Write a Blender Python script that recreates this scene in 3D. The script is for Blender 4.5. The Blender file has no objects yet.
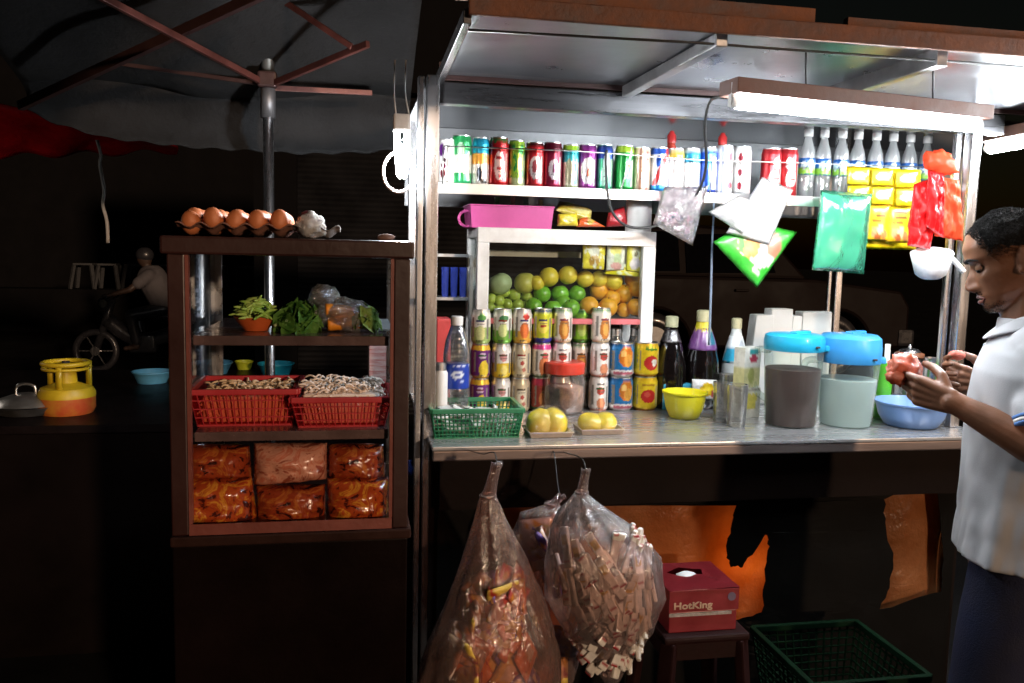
import bpy, bmesh, math, random
from mathutils import Vector, Matrix, noise
random.seed(7)
SC = bpy.context.scene
COL = SC.collection
V = Vector
PI = math.pi
# ------------------------------------------------------------------ camera
F = 852.0
CAMH = 1.52
_a, _p, _r = (math.radians(t) for t in (10.8, 6.1, 1.35))
FW = V((math.sin(_a)*math.cos(_p), math.cos(_a)*math.cos(_p), -math.sin(_p)))
_r0 = V((math.cos(_a), -math.sin(_a), 0)); _u0 = _r0.cross(FW)
RT = _r0*math.cos(_r) + _u0*math.sin(_r); UP = _u0*math.cos(_r) - _r0*math.sin(_r)
CAM = V((0, 0, CAMH))
def ray(px, py): return FW + RT*((px-512)/F) + UP*((341.5-py)/F)
def PY(px, py, Y): d = ray(px, py); return CAM + d*(Y/d.y)
def PZ(px, py, z): d = ray(px, py); return CAM + d*((z-CAMH)/d.z)
def PD(px, py, dep): return CAM + ray(px, py)*dep
def depth(p): return (V(p)-CAM).dot(FW)
cd = bpy.data.cameras.new('camera'); cam = bpy.data.objects.new('camera', cd); COL.objects.link(cam)
cd.sensor_width = 36; cd.lens = 36*F/1024; cd.clip_start = .05; cd.clip_end = 300
cam.matrix_world = Matrix.Translation(CAM) @ Matrix((RT, UP, -FW)).transposed().to_4x4()
SC.camera = cam
# ------------------------------------------------------------------ materials
def lin(c):
    c = c.lstrip('#')
    o = []
    for i in (0, 2, 4):
        x = int(c[i:i+2], 16)/255
        o.append(x/12.92 if x <= .04045 else ((x+.055)/1.055)**2.4)
    return tuple(o)
def rgba(c): return (*(lin(c) if isinstance(c, str) else c), 1)
def new_mat(name):
    m = bpy.data.materials.new(name); m.use_nodes = True
    nt = m.node_tree; nt.nodes.clear()
    out = nt.nodes.new('ShaderNodeOutputMaterial')
    return m, nt, nt.nodes, nt.links, out
def noise_node(nt, scale, detail=4, rough=.6, vec=None):
    n = nt.nodes.new('ShaderNodeTexNoise'); n.inputs['Scale'].default_value = scale
    n.inputs['Detail'].default_value = detail; n.inputs['Roughness'].default_value = rough
    if vec is None:
        t = nt.nodes.new('ShaderNodeTexCoord'); vec = t.outputs['Object']
    nt.links.new(vec, n.inputs['Vector']); return n
def mixcol(nt, fac, a, b, mode='MIX'):
    m = nt.nodes.new('ShaderNodeMix'); m.data_type = 'RGBA'; m.blend_type = mode
    for s, v in ((0, fac), (6, a), (7, b)):
        if hasattr(v, 'links') or hasattr(v, 'is_linked'): nt.links.new(v, m.inputs[s])
        else: m.inputs[s].default_value = v
    return m.outputs[2]
def ramp(nt, fac, stops, interp='LINEAR'):
    r = nt.nodes.new('ShaderNodeValToRGB'); r.color_ramp.interpolation = interp
    e = r.color_ramp.elements
    while len(e) < len(stops): e.new(.5)
    for k, (p, c) in enumerate(stops): e[k].position = p; e[k].color = rgba(c)
    nt.links.new(fac, r.inputs[0]); return r.outputs[0]
def bump(nt, h, strength, dist=.01):
    b = nt.nodes.new('ShaderNodeBump'); b.inputs['Strength'].default_value = strength
    b.inputs['Distance'].default_value = dist; nt.links.new(h, b.inputs['Height']); return b.outputs[0]
def mat(name, c, rough=.5, metal=0, var=.25, scale=18, bmp=.1, bscale=60, c2=None, coat=0, sss=0, spec=.5, stretch=None):
    """procedural surface: base colour broken by two octaves of noise, rough variation, small bump"""
    m, nt, N, L, out = new_mat(name)
    p = N.new('ShaderNodeBsdfPrincipled'); L.new(p.outputs[0], out.inputs[0])
    vec = None
    if stretch:
        t = N.new('ShaderNodeTexCoord'); mp = N.new('ShaderNodeMapping'); mp.inputs['Scale'].default_value = stretch
        L.new(t.outputs['Object'], mp.inputs[0]); vec = mp.outputs[0]
    n = noise_node(nt, scale, 6, .65, vec)
    base = lin(c) if isinstance(c, str) else c
    b2 = (lin(c2) if isinstance(c2, str) else c2) if c2 else tuple(x*(1-var) for x in base)
    col = ramp(nt, n.outputs[0], [(.35, b2), (.65, base)])
    L.new(col, p.inputs['Base Color'])
    mr = N.new('ShaderNodeMapRange'); mr.inputs[1].default_value = .3; mr.inputs[2].default_value = .7
    mr.inputs[3].default_value = max(0.02, rough*.8); mr.inputs[4].default_value = min(1, rough*1.25)
    L.new(n.outputs[0], mr.inputs[0]); L.new(mr.outputs[0], p.inputs['Roughness'])
    p.inputs['Metallic'].default_value = metal; p.inputs['Specular IOR Level'].default_value = spec
    p.inputs['Coat Weight'].default_value = coat
    if sss:
        p.inputs['Subsurface Weight'].default_value = sss; p.inputs['Subsurface Radius'].default_value = (.012, .005, .003); p.inputs['Subsurface Scale'].default_value = .5
    if bmp:
        n2 = noise_node(nt, bscale, 3, .6, vec); L.new(bump(nt, n2.outputs[0], bmp), p.inputs['Normal'])
    return m
def mat_print(name='printed', rough=.32, metal=0., coat=.2, bmp=.03, wear=.12):
    m, nt, N, L, out = new_mat(name)
    p = N.new('ShaderNodeBsdfPrincipled'); L.new(p.outputs[0], out.inputs[0])
    a = N.new('ShaderNodeAttribute'); a.attribute_name = 'Col'
    n = noise_node(nt, 40, 5)
    r = ramp(nt, n.outputs[0], [(.3, (1-wear*2,)*3), (.6, (1, 1, 1))])
    L.new(mixcol(nt, 1., a.outputs['Color'], r, 'MULTIPLY'), p.inputs['Base Color'])
    p.inputs['Roughness'].default_value = rough; p.inputs['Metallic'].default_value = metal; p.inputs['Coat Weight'].default_value = coat
    n2 = noise_node(nt, 120, 2); L.new(bump(nt, n2.outputs[0], bmp), p.inputs['Normal'])
    return m
def mat_film(name, tint='ffffff', solid=.2, gloss=.35, rough=.12, bs=25, bstr=.6, edge=.35, transtint=None, mottle=.06, stretch=None):
    """thin plastic: see-through sheet with a milky part, crinkle highlights and denser edges"""
    m, nt, N, L, out = new_mat(name)
    t = rgba(tint)
    tr = N.new('ShaderNodeBsdfTransparent'); tr.inputs[0].default_value = rgba(transtint) if transtint else t
    vec = None
    if stretch:
        tc = N.new('ShaderNodeTexCoord'); mp = N.new('ShaderNodeMapping'); mp.inputs['Scale'].default_value = stretch; L.new(tc.outputs['Object'], mp.inputs[0]); vec = mp.outputs[0]
    n = noise_node(nt, bs, 5, .7, vec)
    n.inputs['Distortion'].default_value = 1.2
    nor = bump(nt, n.outputs[0], bstr, .02)
    df = N.new('ShaderNodeBsdfDiffuse'); df.inputs[0].default_value = t
    tl = N.new('ShaderNodeBsdfTranslucent'); tl.inputs[0].default_value = t
    mx = N.new('ShaderNodeMixShader'); mx.inputs[0].default_value = .45; L.new(df.outputs[0], mx.inputs[1]); L.new(tl.outputs[0], mx.inputs[2])
    gl = N.new('ShaderNodeBsdfGlossy'); gl.inputs[1].default_value = rough; L.new(nor, gl.inputs['Normal'])
    body = N.new('ShaderNodeMixShader'); L.new(tr.outputs[0], body.inputs[1]); L.new(mx.outputs[0], body.inputs[2])
    lw = N.new('ShaderNodeLayerWeight'); lw.inputs[0].default_value = .35
    mr = N.new('ShaderNodeMapRange'); L.new(lw.outputs['Facing'], mr.inputs[0]); mr.inputs[3].default_value = solid; mr.inputs[4].default_value = min(1, solid+edge)
    ns = N.new('ShaderNodeMapRange'); L.new(n.outputs[0], ns.inputs[0]); ns.inputs[1].default_value = .45; ns.inputs[2].default_value = .75; ns.inputs[3].default_value = 0; ns.inputs[4].default_value = mottle
    ad = N.new('ShaderNodeMath'); ad.operation = 'ADD'; ad.use_clamp = True; L.new(mr.outputs[0], ad.inputs[0]); L.new(ns.outputs[0], ad.inputs[1])
    L.new(ad.outputs[0], body.inputs[0])
    fr = N.new('ShaderNodeLayerWeight'); fr.inputs[0].default_value = .3; L.new(nor, fr.inputs['Normal'])
    fm = N.new('ShaderNodeMath'); fm.operation = 'MULTIPLY_ADD'; fm.use_clamp = True; L.new(fr.outputs['Fresnel'], fm.inputs[0]); fm.inputs[1].default_value = gloss*2; fm.inputs[2].default_value = gloss*.12
    fin = N.new('ShaderNodeMixShader'); L.new(fm.outputs[0], fin.inputs[0]); L.new(body.outputs[0], fin.inputs[1]); L.new(gl.outputs[0], fin.inputs[2])
    L.new(fin.outputs[0], out.inputs[0]); return m
def mat_glass(name, tint='f2f8f6', refl=1., dirt=.03, rough=.03):
    m, nt, N, L, out = new_mat(name)
    tr = N.new('ShaderNodeBsdfTransparent'); tr.inputs[0].default_value = rgba(tint)
    gl = N.new('ShaderNodeBsdfGlossy'); gl.inputs[1].default_value = rough
    df = N.new('ShaderNodeBsdfDiffuse'); df.inputs[0].default_value = rgba(tint)
    n = noise_node(nt, 9, 6, .7)
    mr = N.new('ShaderNodeMapRange'); L.new(n.outputs[0], mr.inputs[0]); mr.inputs[1].default_value = .4; mr.inputs[2].default_value = .8; mr.inputs[3].default_value = dirt*.3; mr.inputs[4].default_value = dirt*2.5
    a = N.new('ShaderNodeMixShader'); L.new(mr.outputs[0], a.inputs[0]); L.new(tr.outputs[0], a.inputs[1]); L.new(df.outputs[0], a.inputs[2])
    fr = N.new('ShaderNodeFresnel'); fr.inputs[0].default_value = 1.45
    mu = N.new('ShaderNodeMath'); mu.operation = 'MULTIPLY'; mu.use_clamp = True; mu.inputs[1].default_value = refl; L.new(fr.outputs[0], mu.inputs[0])
    b = N.new('ShaderNodeMixShader'); L.new(mu.outputs[0], b.inputs[0]); L.new(a.outputs[0], b.inputs[1]); L.new(gl.outputs[0], b.inputs[2])
    L.new(b.outputs[0], out.inputs[0]); return m
def mat_emit(name, c, s):
    m, nt, N, L, out = new_mat(name)
    e = N.new('ShaderNodeEmission'); e.inputs[0].default_value = rgba(c); e.inputs[1].default_value = s
    L.new(e.outputs[0], out.inputs[0]); return m
def mat_translucent(name, c, c2, mix=.6, scale=6, rough=.3):
    m, nt, N, L, out = new_mat(name)
    n = noise_node(nt, scale, 6, .6); col = ramp(nt, n.outputs[0], [(.35, c2), (.65, c)])
    df = N.new('ShaderNodeBsdfPrincipled'); df.inputs['Roughness'].default_value = rough; L.new(col, df.inputs['Base Color'])
    tl = N.new('ShaderNodeBsdfTranslucent'); L.new(col, tl.inputs[0])
    n2 = noise_node(nt, 14, 4); nb = bump(nt, n2.outputs[0], .5, .02); L.new(nb, df.inputs['Normal']); L.new(nb, tl.inputs['Normal'])
    x = N.new('ShaderNodeMixShader'); x.inputs[0].default_value = mix; L.new(df.outputs[0], x.inputs[1]); L.new(tl.outputs[0], x.inputs[2])
    L.new(x.outputs[0], out.inputs[0]); return m
# ------------------------------------------------------------------ mesh builder
class MB:
    def __init__(s): s.bm = bmesh.new(); s.cl = None
    def _face(s, vs):
        try: return s.bm.faces.new(vs)
        except ValueError: return None
    def box(s, c, size, rot=None, bev=0):
        r = bmesh.ops.create_cube(s.bm, size=1)['verts']
        M = Matrix.Translation(V(c)) @ (rot.to_4x4() if rot else Matrix()) @ Matrix.Diagonal((*size, 1))
        bmesh.ops.transform(s.bm, matrix=M, verts=r)
        if bev:
            es = list({e for v in r for e in v.link_edges})
            bmesh.ops.bevel(s.bm, geom=es, offset=bev, segments=2, affect='EDGES', profile=.6)
        return s
    def box2(s, a, b, bev=0):
        a, b = V(a), V(b); return s.box((a+b)/2, [abs(x) for x in (b-a)], None, bev)
    def bar(s, p, q, w, h=None, bev=0):
        p, q = V(p), V(q); d = q-p
        return s.box((p+q)/2, (w, h or w, d.length), d.to_track_quat('Z', 'Y').to_matrix(), bev)
    def rings(s, rings, close0=True, close1=True, loop=False):
        vr = [[s.bm.verts.new(p) for p in r] for r in rings]
        n = len(vr[0])
        for i in range(len(vr)-(0 if loop else 1)):
            a, b = vr[i], vr[(i+1) % len(vr)]
            for k in range(n): s._face((a[k], a[(k+1) % n], b[(k+1) % n], b[k]))
        if close0 and not loop: s._face(vr[0][::-1])
        if close1 and not loop: s._face(vr[-1])
        return s
    def cone(s, p, q, r0, r1, seg=16):
        p, q = V(p), V(q); Q = (q-p).to_track_quat('Z', 'Y').to_matrix()
        c = [Q @ V((math.cos(2*PI*k/seg), math.sin(2*PI*k/seg), 0)) for k in range(seg)]
        return s.rings([[p+x*r0 for x in c], [q+x*r1 for x in c]])
    def tube(s, pts, r, seg=8, sm=0):
        pts = [V(p) for p in pts]
        if sm: pts = catmull(pts, sm)
        R = r if callable(r) else (lambda t: r)
        rings = []; prev = None
        for i, p in enumerate(pts):
            d = (pts[min(i+1, len(pts)-1)]-pts[max(i-1, 0)]).normalized()
            if prev is None: x = d.orthogonal().normalized()
            else: x = (prev - d*prev.dot(d)).normalized()
            prev = x; y = d.cross(x); rr = R(i/(len(pts)-1))
            rings.append([p+(x*math.cos(2*PI*k/seg)+y*math.sin(2*PI*k/seg))*rr for k in range(seg)])
        return s.rings(rings)
    def lathe(s, prof, c=(0, 0, 0), seg=32, sx=1, sy=1):
        c = V(c); rings = []
        for r, z in prof: rings.append([c+V((math.sin(2*PI*k/seg)*max(r, 1e-4)*sx, -math.cos(2*PI*k/seg)*max(r, 1e-4)*sy, z)) for k in range(seg)])
        return s.rings(rings)
    def ball(s, c, r, seg=20, rot=None, f=None):
        r = V(r) if hasattr(r, '__len__') else V((r, r, r))
        rings = []
        for i in range(1, seg//2):
            t = PI*i/(seg//2); ring = []
            for k in range(seg):
                d = V((math.sin(t)*math.cos(2*PI*k/seg), math.sin(t)*math.sin(2*PI*k/seg), -math.cos(t)))
                q = V((d.x*r.x, d.y*r.y, d.z*r.z))*(f(d) if f else 1)
                ring.append(V(c)+((rot @ q) if rot else q))
            rings.append(ring)
        return s.rings(rings)
    def capsule(s, p, q, r0, r1, seg=14):
        s.cone(p, q, r0, r1, seg); s.ball(p, r0, seg); s.ball(q, r1, seg); return s
    def torus(s, c, R, r, axis='Z', seg=32, k=8, sx=1):
        rings = []
        for i in range(seg):
            a = 2*PI*i/seg; ring = []
            for j in range(k):
                b = 2*PI*j/k; x = (R+r*math.cos(b))*math.cos(a)*sx; y = (R+r*math.cos(b))*math.sin(a); z = r*math.sin(b)
                p = {'Z': (x, y, z), 'Y': (x, z, y), 'X': (z, x, y)}[axis]; ring.append(V(c)+V(p))
            rings.append(ring)
        return s.rings(rings, loop=True)
    def grid(s, fn, nu, nv):
        g = [[s.bm.verts.new(fn(i/nu, j/nv)) for i in range(nu+1)] for j in range(nv+1)]
        for j in range(nv):
            for i in range(nu): s._face((g[j][i], g[j][i+1], g[j+1][i+1], g[j+1][i]))
        return s
    def prism(s, poly, y0, y1):
        """polygon of (x,z) extruded along y"""
        return s.rings([[V((x, y0, z)) for x, z in poly], [V((x, y1, z)) for x, z in poly]])
    def build(s, name, m, parent=None, smooth=False, loc=None, sub=0, bev=0):
        """vertices are in world space unless parent/loc; loc moves the origin there keeping the shape"""
        bm = s.bm
        if loc is None and parent is not None: loc = WPOS[parent.name]
        loc = V(loc) if loc is not None else V((0, 0, 0))
        bmesh.ops.translate(bm, verts=bm.verts, vec=-loc)
        bmesh.ops.recalc_face_normals(bm, faces=bm.faces)
        me = bpy.data.meshes.new(name); bm.to_mesh(me); bm.free()
        if smooth is True: me.polygons.foreach_set('use_smooth', [True]*len(me.polygons))
        o = bpy.data.objects.new(name, me); COL.objects.link(o)
        if smooth == 'auto': me.polygons.foreach_set('use_smooth', [True]*len(me.polygons)); me.set_sharp_from_angle(angle=math.radians(38))
        if m: me.materials.append(m)
        if parent is None: o.location = loc
        else: o.parent = parent
        WPOS[o.name] = loc
        if bev:
            b = o.modifiers.new('bevel', 'BEVEL'); b.width = bev; b.segments = 2; b.limit_method = 'ANGLE'
        if sub:
            b = o.modifiers.new('sub', 'SUBSURF'); b.levels = sub; b.render_levels = sub
        return o
WPOS = {}
def catmull(pts, n):
    out = []
    for i in range(len(pts)-1):
        p0, p1, p2, p3 = pts[max(i-1, 0)], pts[i], pts[i+1], pts[min(i+2, len(pts)-1)]
        for k in range(n):
            t = k/n
            out.append(.5*((2*p1)+(p2-p0)*t+(2*p0-5*p1+4*p2-p3)*t*t+(3*p1-p0-3*p2+p3)*t**3))
    out.append(pts[-1]); return out
def tag(o, label, cat, group=None, kind=None):
    if label: o['label'] = label
    if cat: o['category'] = cat
    if group: o['group'] = group
    if kind: o['kind'] = kind
    return o
def thing(name, label, cat, loc, group=None):
    o = bpy.data.objects.new(name, None); COL.objects.link(o); o.location = loc; o.empty_display_size = .05
    o.matrix_basis = Matrix.Translation(V(loc)); WPOS[o.name] = V(loc)
    return tag(o, label, cat, group)
def copy_tree(o, parent=None):
    c = o.copy(); COL.objects.link(c); c.parent = parent
    WPOS[c.name] = WPOS.get(o.name, V()).copy()
    for ch in list(o.children): copy_tree(ch, c)
    return c
def structure(o): o['kind'] = 'structure'; return o
# ---- printed artwork: ops are evaluated in order, the last hit wins
def art(ops, u, v):
    c = ops[0]; n0 = noise.noise(V((u*16+7, v*9, len(ops)*3.7))); n1 = noise.noise(V((u*37, v*23, 5+len(ops)*1.3)))
    u0, v0 = u, v
    u += .012*n0+.008*n1; v += .02*n1+.012*n0
    fine = 1-.22*max(0, noise.noise(V((u0*60, v0*30, 2.2*len(ops)))))
    for op in ops[1:]:
        k = op[0]
        if k == 'b' and op[1] <= v <= op[2]: c = op[3]
        elif k == 'e' and ((u-op[1])/op[3])**2+((v-op[2])/op[4])**2 <= 1: c = op[5]
        elif k == 'r' and op[1] <= u <= op[2] and op[3] <= v <= op[4]: c = op[5]
        elif k == 'd' and abs((v-op[2])-op[3]*(u-op[1])) <= op[4]: c = op[5]
        elif k == 't' and op[1] <= u <= op[2] and op[3] <= v <= op[4] and noise.noise(V((u0*55, op[3]*9, 1.7*len(ops)))) > -.12: c = op[5]
        elif k == 'n' and noise.noise(V((u*op[1]+op[4], v*op[2], op[4]*3.1))) > op[3]: c = op[5]
    return tuple(x*fine for x in lin(c))
def paint(o, fn):
    me = o.data; a = me.color_attributes.new('Col', 'FLOAT_COLOR', 'POINT')
    buf = []
    for v in me.vertices: buf += [*fn(v.co), 1]
    a.data.foreach_set('color', buf)
def paint_cyl(o, ops, h, z0=0):
    paint(o, lambda c: art(ops, math.atan2(c.x, -c.y)/PI, (c.z-z0)/h))
M = {}
M['print'] = mat_print(); M['printmetal'] = mat_print('printed_tin', .28, .35, .1)
M['steel'] = mat('stainless_steel', (.62, .62, .64), .26, 1, .04, 7, .01, 30, stretch=(6, 6, .5))
M['steelx'] = mat('brushed_steel', (.4, .4, .42), .2, 1, .3, 6, .04, 24, stretch=(.6, 6, 8))
M['lid'] = mat('can_lid', (.7, .7, .7), .3, 1, .15, 30, .05)
M['white'] = mat('white_plastic', (.75, .75, .73), .4, 0, .12, 12, .05)
M['whitepaint'] = mat('white_painted_metal', (.78, .78, .77), .4, 0, .12, 9, .05, c2=(.6, .59, .57))
M['blackcable'] = mat('black_cable', (.02, .02, .02), .5)
M['glass'] = mat_glass('clear_glass'); M['pane'] = mat_glass('glass_pane', 'f4f8f7', .6, .004)
M['clear'] = mat_film('clear_plastic', 'f4f8fa', .05, .5, .06, 12, .15, .3, mottle=.02)
M['bag'] = mat_film('crinkled_bag', 'f6d4ca', .1, .75, .14, 16, .8, .3, mottle=.1, stretch=(1, 1, .3))
M['cling'] = mat_film('cling_film', 'ffffff', .0, .25, .06, 22, .6, .03, mottle=.0)
# ------------------------------------------------------------------ world and lights
w = bpy.data.worlds.new('World'); SC.world = w; w.use_nodes = True
wn = w.node_tree; bg = wn.nodes['Background']; sky = wn.nodes.new('ShaderNodeTexSky'); sky.sky_type = 'NISHITA'; sky.sun_disc = False
SUN_EL, SUN_AZ = math.radians(9), math.radians(158)      # low and behind the camera's right shoulder
sky.sun_elevation = math.radians(1.0); sky.sun_rotation = SUN_AZ
wn.links.new(sky.outputs[0], bg.inputs[0]); bg.inputs[1].default_value = .0008
sl = bpy.data.lights.new('sun', 'SUN'); so = bpy.data.objects.new('sun', sl); COL.objects.link(so)
sl.energy = .3; sl.color = (1, .68, .45); sl.angle = math.radians(2.5)
sd = V((math.sin(SUN_AZ)*math.cos(SUN_EL), math.cos(SUN_AZ)*math.cos(SUN_EL), math.sin(SUN_EL)))   # towards the light
so.rotation_euler = sd.to_track_quat('Z', 'Y').to_euler(); so.location = sd*8+V((0, 0, 1))
# ------------------------------------------------------------------ ground: one sheet, the far side of the road a little higher
def gz(y): t = min(1, max(0, (y-5)/3)); return .16*t*t*(3-2*t)
b = MB()
xs = [-60, -20, -8, -4, -2, 0, 2, 4, 8, 14, 24, 60]; ys = [-60, -15, -5, 0, 2, 4, 5, 5.5, 6, 6.5, 7, 7.5, 8, 10, 14, 20, 40, 90]
g = [[b.bm.verts.new((x, y, gz(y))) for x in xs] for y in ys]
for j in range(len(ys)-1):
    for i in range(len(xs)-1): b._face((g[j][i], g[j][i+1], g[j+1][i+1], g[j+1][i]))
structure(b.build('ground', mat('asphalt', (.02, .019, .019), .8, 0, .45, 3, .4, 90, spec=.06)))
# ------------------------------------------------------------------ dark shop across the way, with its roller shutter
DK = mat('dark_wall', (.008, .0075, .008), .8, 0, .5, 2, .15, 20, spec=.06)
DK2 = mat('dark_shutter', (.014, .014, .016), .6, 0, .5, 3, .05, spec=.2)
sh = thing('shophouse', 'dark closed shophouse with a grey slatted roller shutter behind the cabinet', 'shop', (.5, 7, gz(7)))
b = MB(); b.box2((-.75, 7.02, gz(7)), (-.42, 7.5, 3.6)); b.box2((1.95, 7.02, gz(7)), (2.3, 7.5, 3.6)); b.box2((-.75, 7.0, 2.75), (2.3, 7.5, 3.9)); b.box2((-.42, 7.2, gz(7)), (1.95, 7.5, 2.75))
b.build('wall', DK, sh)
b = MB(); n = 62; rr = []
for i in range(n*4+1):
    z = gz(7)+(2.75-gz(7))*i/(n*4); y = 7.12-.014*(.5+.5*math.cos(2*PI*i/4))
    rr.append((y, z))
for (y0, z0), (y1, z1) in zip(rr, rr[1:]):
    b._face([b.bm.verts.new(p) for p in ((-.42, y0, z0), (1.95, y0, z0), (1.95, y1, z1), (-.42, y1, z1))])
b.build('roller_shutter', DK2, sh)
# far side of the road at the left: low wall with upturned stools on it
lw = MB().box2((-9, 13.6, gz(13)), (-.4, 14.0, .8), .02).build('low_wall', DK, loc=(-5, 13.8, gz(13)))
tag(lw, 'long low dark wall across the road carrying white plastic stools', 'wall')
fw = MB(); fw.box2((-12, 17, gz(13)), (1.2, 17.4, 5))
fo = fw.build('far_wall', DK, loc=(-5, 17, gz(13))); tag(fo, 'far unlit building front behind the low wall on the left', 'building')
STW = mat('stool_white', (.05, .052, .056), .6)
def stool_mb(b, c, h, wt, wb, t=.03):
    """four splayed legs, top, apron"""
    c = V(c)
    b.box(c+V((0, 0, h-t/2)), (wt, wt, t), None, .008)
    return [[c+V((sx*wt*.44, sy*wt*.44, h-t)), c+V((sx*wb*.5, sy*wb*.5, 0))] for sx in (-1, 1) for sy in (-1, 1)]
proto = None
PXS = [(85, 263), (109, 263), (136, 262), (160, 262), (216, 262), (247, 262)]
WHO = ['leftmost stool on the far low wall', 'second stool from the left on the far low wall', 'third stool on the far low wall, behind the motorcyclist',
       'stool on the far low wall just left of the cabinet frame', 'stool on the far low wall seen through the cabinet, left one', 'stool on the far low wall seen through the cabinet beside the pole']
for k, (px, py) in enumerate(PXS):
    p = PY(px, py, 13.8); loc = V((p.x, 13.8, .8))
    if proto is None:
        r = thing('plastic_stool', '', 'stool', loc, 'white stools on the far wall'); h = p.z-.8
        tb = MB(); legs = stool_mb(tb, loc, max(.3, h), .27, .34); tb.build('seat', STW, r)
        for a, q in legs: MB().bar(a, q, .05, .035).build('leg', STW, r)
        proto = r; t = r
    else: t = copy_tree(proto); t.location = loc
    t['label'] = 'white plastic '+WHO[k]
# ------------------------------------------------------------------ red awning and its cord, far left
RED = mat_translucent('red_awning_cloth', 'e01420', 'b00c18', .5)
b = MB()
p0, p1, q0, q1 = PY(-30, 96, 4.2), PY(178, 146, 4.2), PY(-30, 157, 4.5), PY(176, 151, 4.5)
def aw(s, t):
    a = p0.lerp(p1, s); c = q0.lerp(q1, s); p = a.lerp(c, t); p.z += .015*math.sin(s*22+t*2)*t; p.y += .03*math.sin(t*PI); return p
b.grid(aw, 40, 10)
awn = b.build('awning', RED, smooth=True, loc=p0); tag(awn, 'bright red cloth awning hanging below the dark canopy at far left', 'awning')
m_ = awn.modifiers.new('solid', 'SOLIDIFY'); m_.thickness = .004
pts = [PY(97, 140, 4.15), PY(101, 155, 4.15), PY(100, 165, 4.15), PY(104, 190, 4.15), PY(103, 205, 4.15), PY(107, 222, 4.15), PY(108, 243, 4.15)]
cordm = mat('pale_cord', (.5, .48, .46), .6)
o = MB().tube(pts, .008, 6, 5).build('cord', cordm, smooth=True, loc=pts[0]); tag(o, 'pale twisted cord dangling from the red awning', 'cord')
nl = bpy.data.lights.new('added_awning_light', 'POINT'); no = bpy.data.objects.new('added_awning_light', nl); COL.objects.link(no)  # point light added to brighten the red awning; assumed source, no lamp modelled
nl.energy = .7; nl.color = (1, .9, .8); nl.shadow_soft_size = .05; no.location = (-2.3, 4.0, 1.62)
# ------------------------------------------------------------------ motorcycle with rider
mc = thing('motorcycle', 'small dark motorcycle ridden past on the road behind the stall', 'motorcycle', (PY(143, 300, 9.4).x, 9.4, gz(9)))
c = mc.location; BK = mat('dark_paint', (.03, .03, .035), .3, coat=.3)
for dx in (-.6, .62):
    wh = MB().torus(c+V((dx, 0, .29)), .25, .045, 'Y', 28, 8).build('wheel', BK, mc, True)
    b = MB(); b.cone(c+V((dx, -.05, .29)), c+V((dx, .05, .29)), .06, .06)
    for k in range(6): b.bar(c+V((dx, 0, .29)), c+V((dx+.24*math.cos(k*PI/3), 0, .29+.24*math.sin(k*PI/3))), .015)
    b.build('rim', M['steel'], wh)
b = MB(); b.tube([c+V((-.6, 0, .3)), c+V((-.45, 0, .75)), c+V((-.38, 0, .98))], .05, 8); b.tube([c+V((-.45, 0, .7)), c+V((-.1, 0, .45)), c+V((.3, 0, .5)), c+V((.75, 0, .72))], .1, 10, 4)
b.box(c+V((0, 0, .4)), (.34, .2, .26), None, .04); b.build('frame', BK, mc, True)
MB().ball(c+V((.3, 0, .76)), (.38, .12, .07)).build('seat', BK, mc, True)
MB().tube([c+V((-.38, -.33, 1.02)), c+V((-.4, 0, .98)), c+V((-.38, .33, 1.02))], .018, 8, 4).build('handlebar', BK, mc, True)
MB().ball(c+V((-.5, 0, .92)), (.07, .08, .08)).build('headlight', M['glass'], mc, True)
def voxel(o, size, smooth=4, fac=.5):
    """fuse the overlapping pieces of o into one continuous surface"""
    m1 = o.modifiers.new('fuse', 'REMESH'); m1.mode = 'VOXEL'; m1.voxel_size = size
    m2 = o.modifiers.new('relax', 'SMOOTH'); m2.iterations = smooth; m2.factor = fac
    dg = bpy.context.evaluated_depsgraph_get(); ev = o.evaluated_get(dg)
    me = bpy.data.meshes.new_from_object(ev, depsgraph=dg)
    old = o.data; o.modifiers.clear(); mats = [m for m in old.materials]
    o.data = me; me.name = old.name
    me.materials.clear()
    for m in mats: me.materials.append(m)
    me.polygons.foreach_set('use_smooth', [True]*len(me.polygons))
    bpy.data.meshes.remove(old); return o
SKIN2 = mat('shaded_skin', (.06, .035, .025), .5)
b = MB(); C = lambda x, y, z: c+V((x, y, z))
b.capsule(C(.28, 0, .88), C(.12, 0, 1.25), .15, .17); b.capsule(C(.1, 0, 1.3), C(.06, 0, 1.42), .06, .06); b.ball(C(.03, 0, 1.53), (.1, .085, .12))
for s in (-1, 1):
    b.capsule(C(.28, s*.09, .86), C(-.12, s*.17, .78), .085, .065); b.capsule(C(-.12, s*.17, .78), C(-.05, s*.15, .38), .06, .045); b.capsule(C(-.05, s*.15, .36), C(-.2, s*.15, .34), .04, .035)
    b.capsule(C(.12, s*.18, 1.32), C(-.1, s*.27, 1.12), .055, .045); b.capsule(C(-.1, s*.27, 1.12), C(-.36, s*.27, 1.04), .042, .033); b.capsule(C(-.36, s*.27, 1.04), C(-.42, s*.29, 1.03), .035, .03)
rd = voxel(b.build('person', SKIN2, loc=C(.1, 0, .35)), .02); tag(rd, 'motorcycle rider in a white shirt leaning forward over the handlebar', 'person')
b = MB(); b.capsule(C(.28, 0, .9), C(.12, 0, 1.26), .175, .195)
for s in (-1, 1): b.capsule(C(.12, s*.17, 1.31), C(.0, s*.24, 1.2), .085, .08)
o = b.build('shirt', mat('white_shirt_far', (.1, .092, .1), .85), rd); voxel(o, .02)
b = MB(); b.ball(C(.035, 0, 1.57), (.115, .1, .105)); b.build('hair', BK, rd, True)
b = MB()
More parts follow.
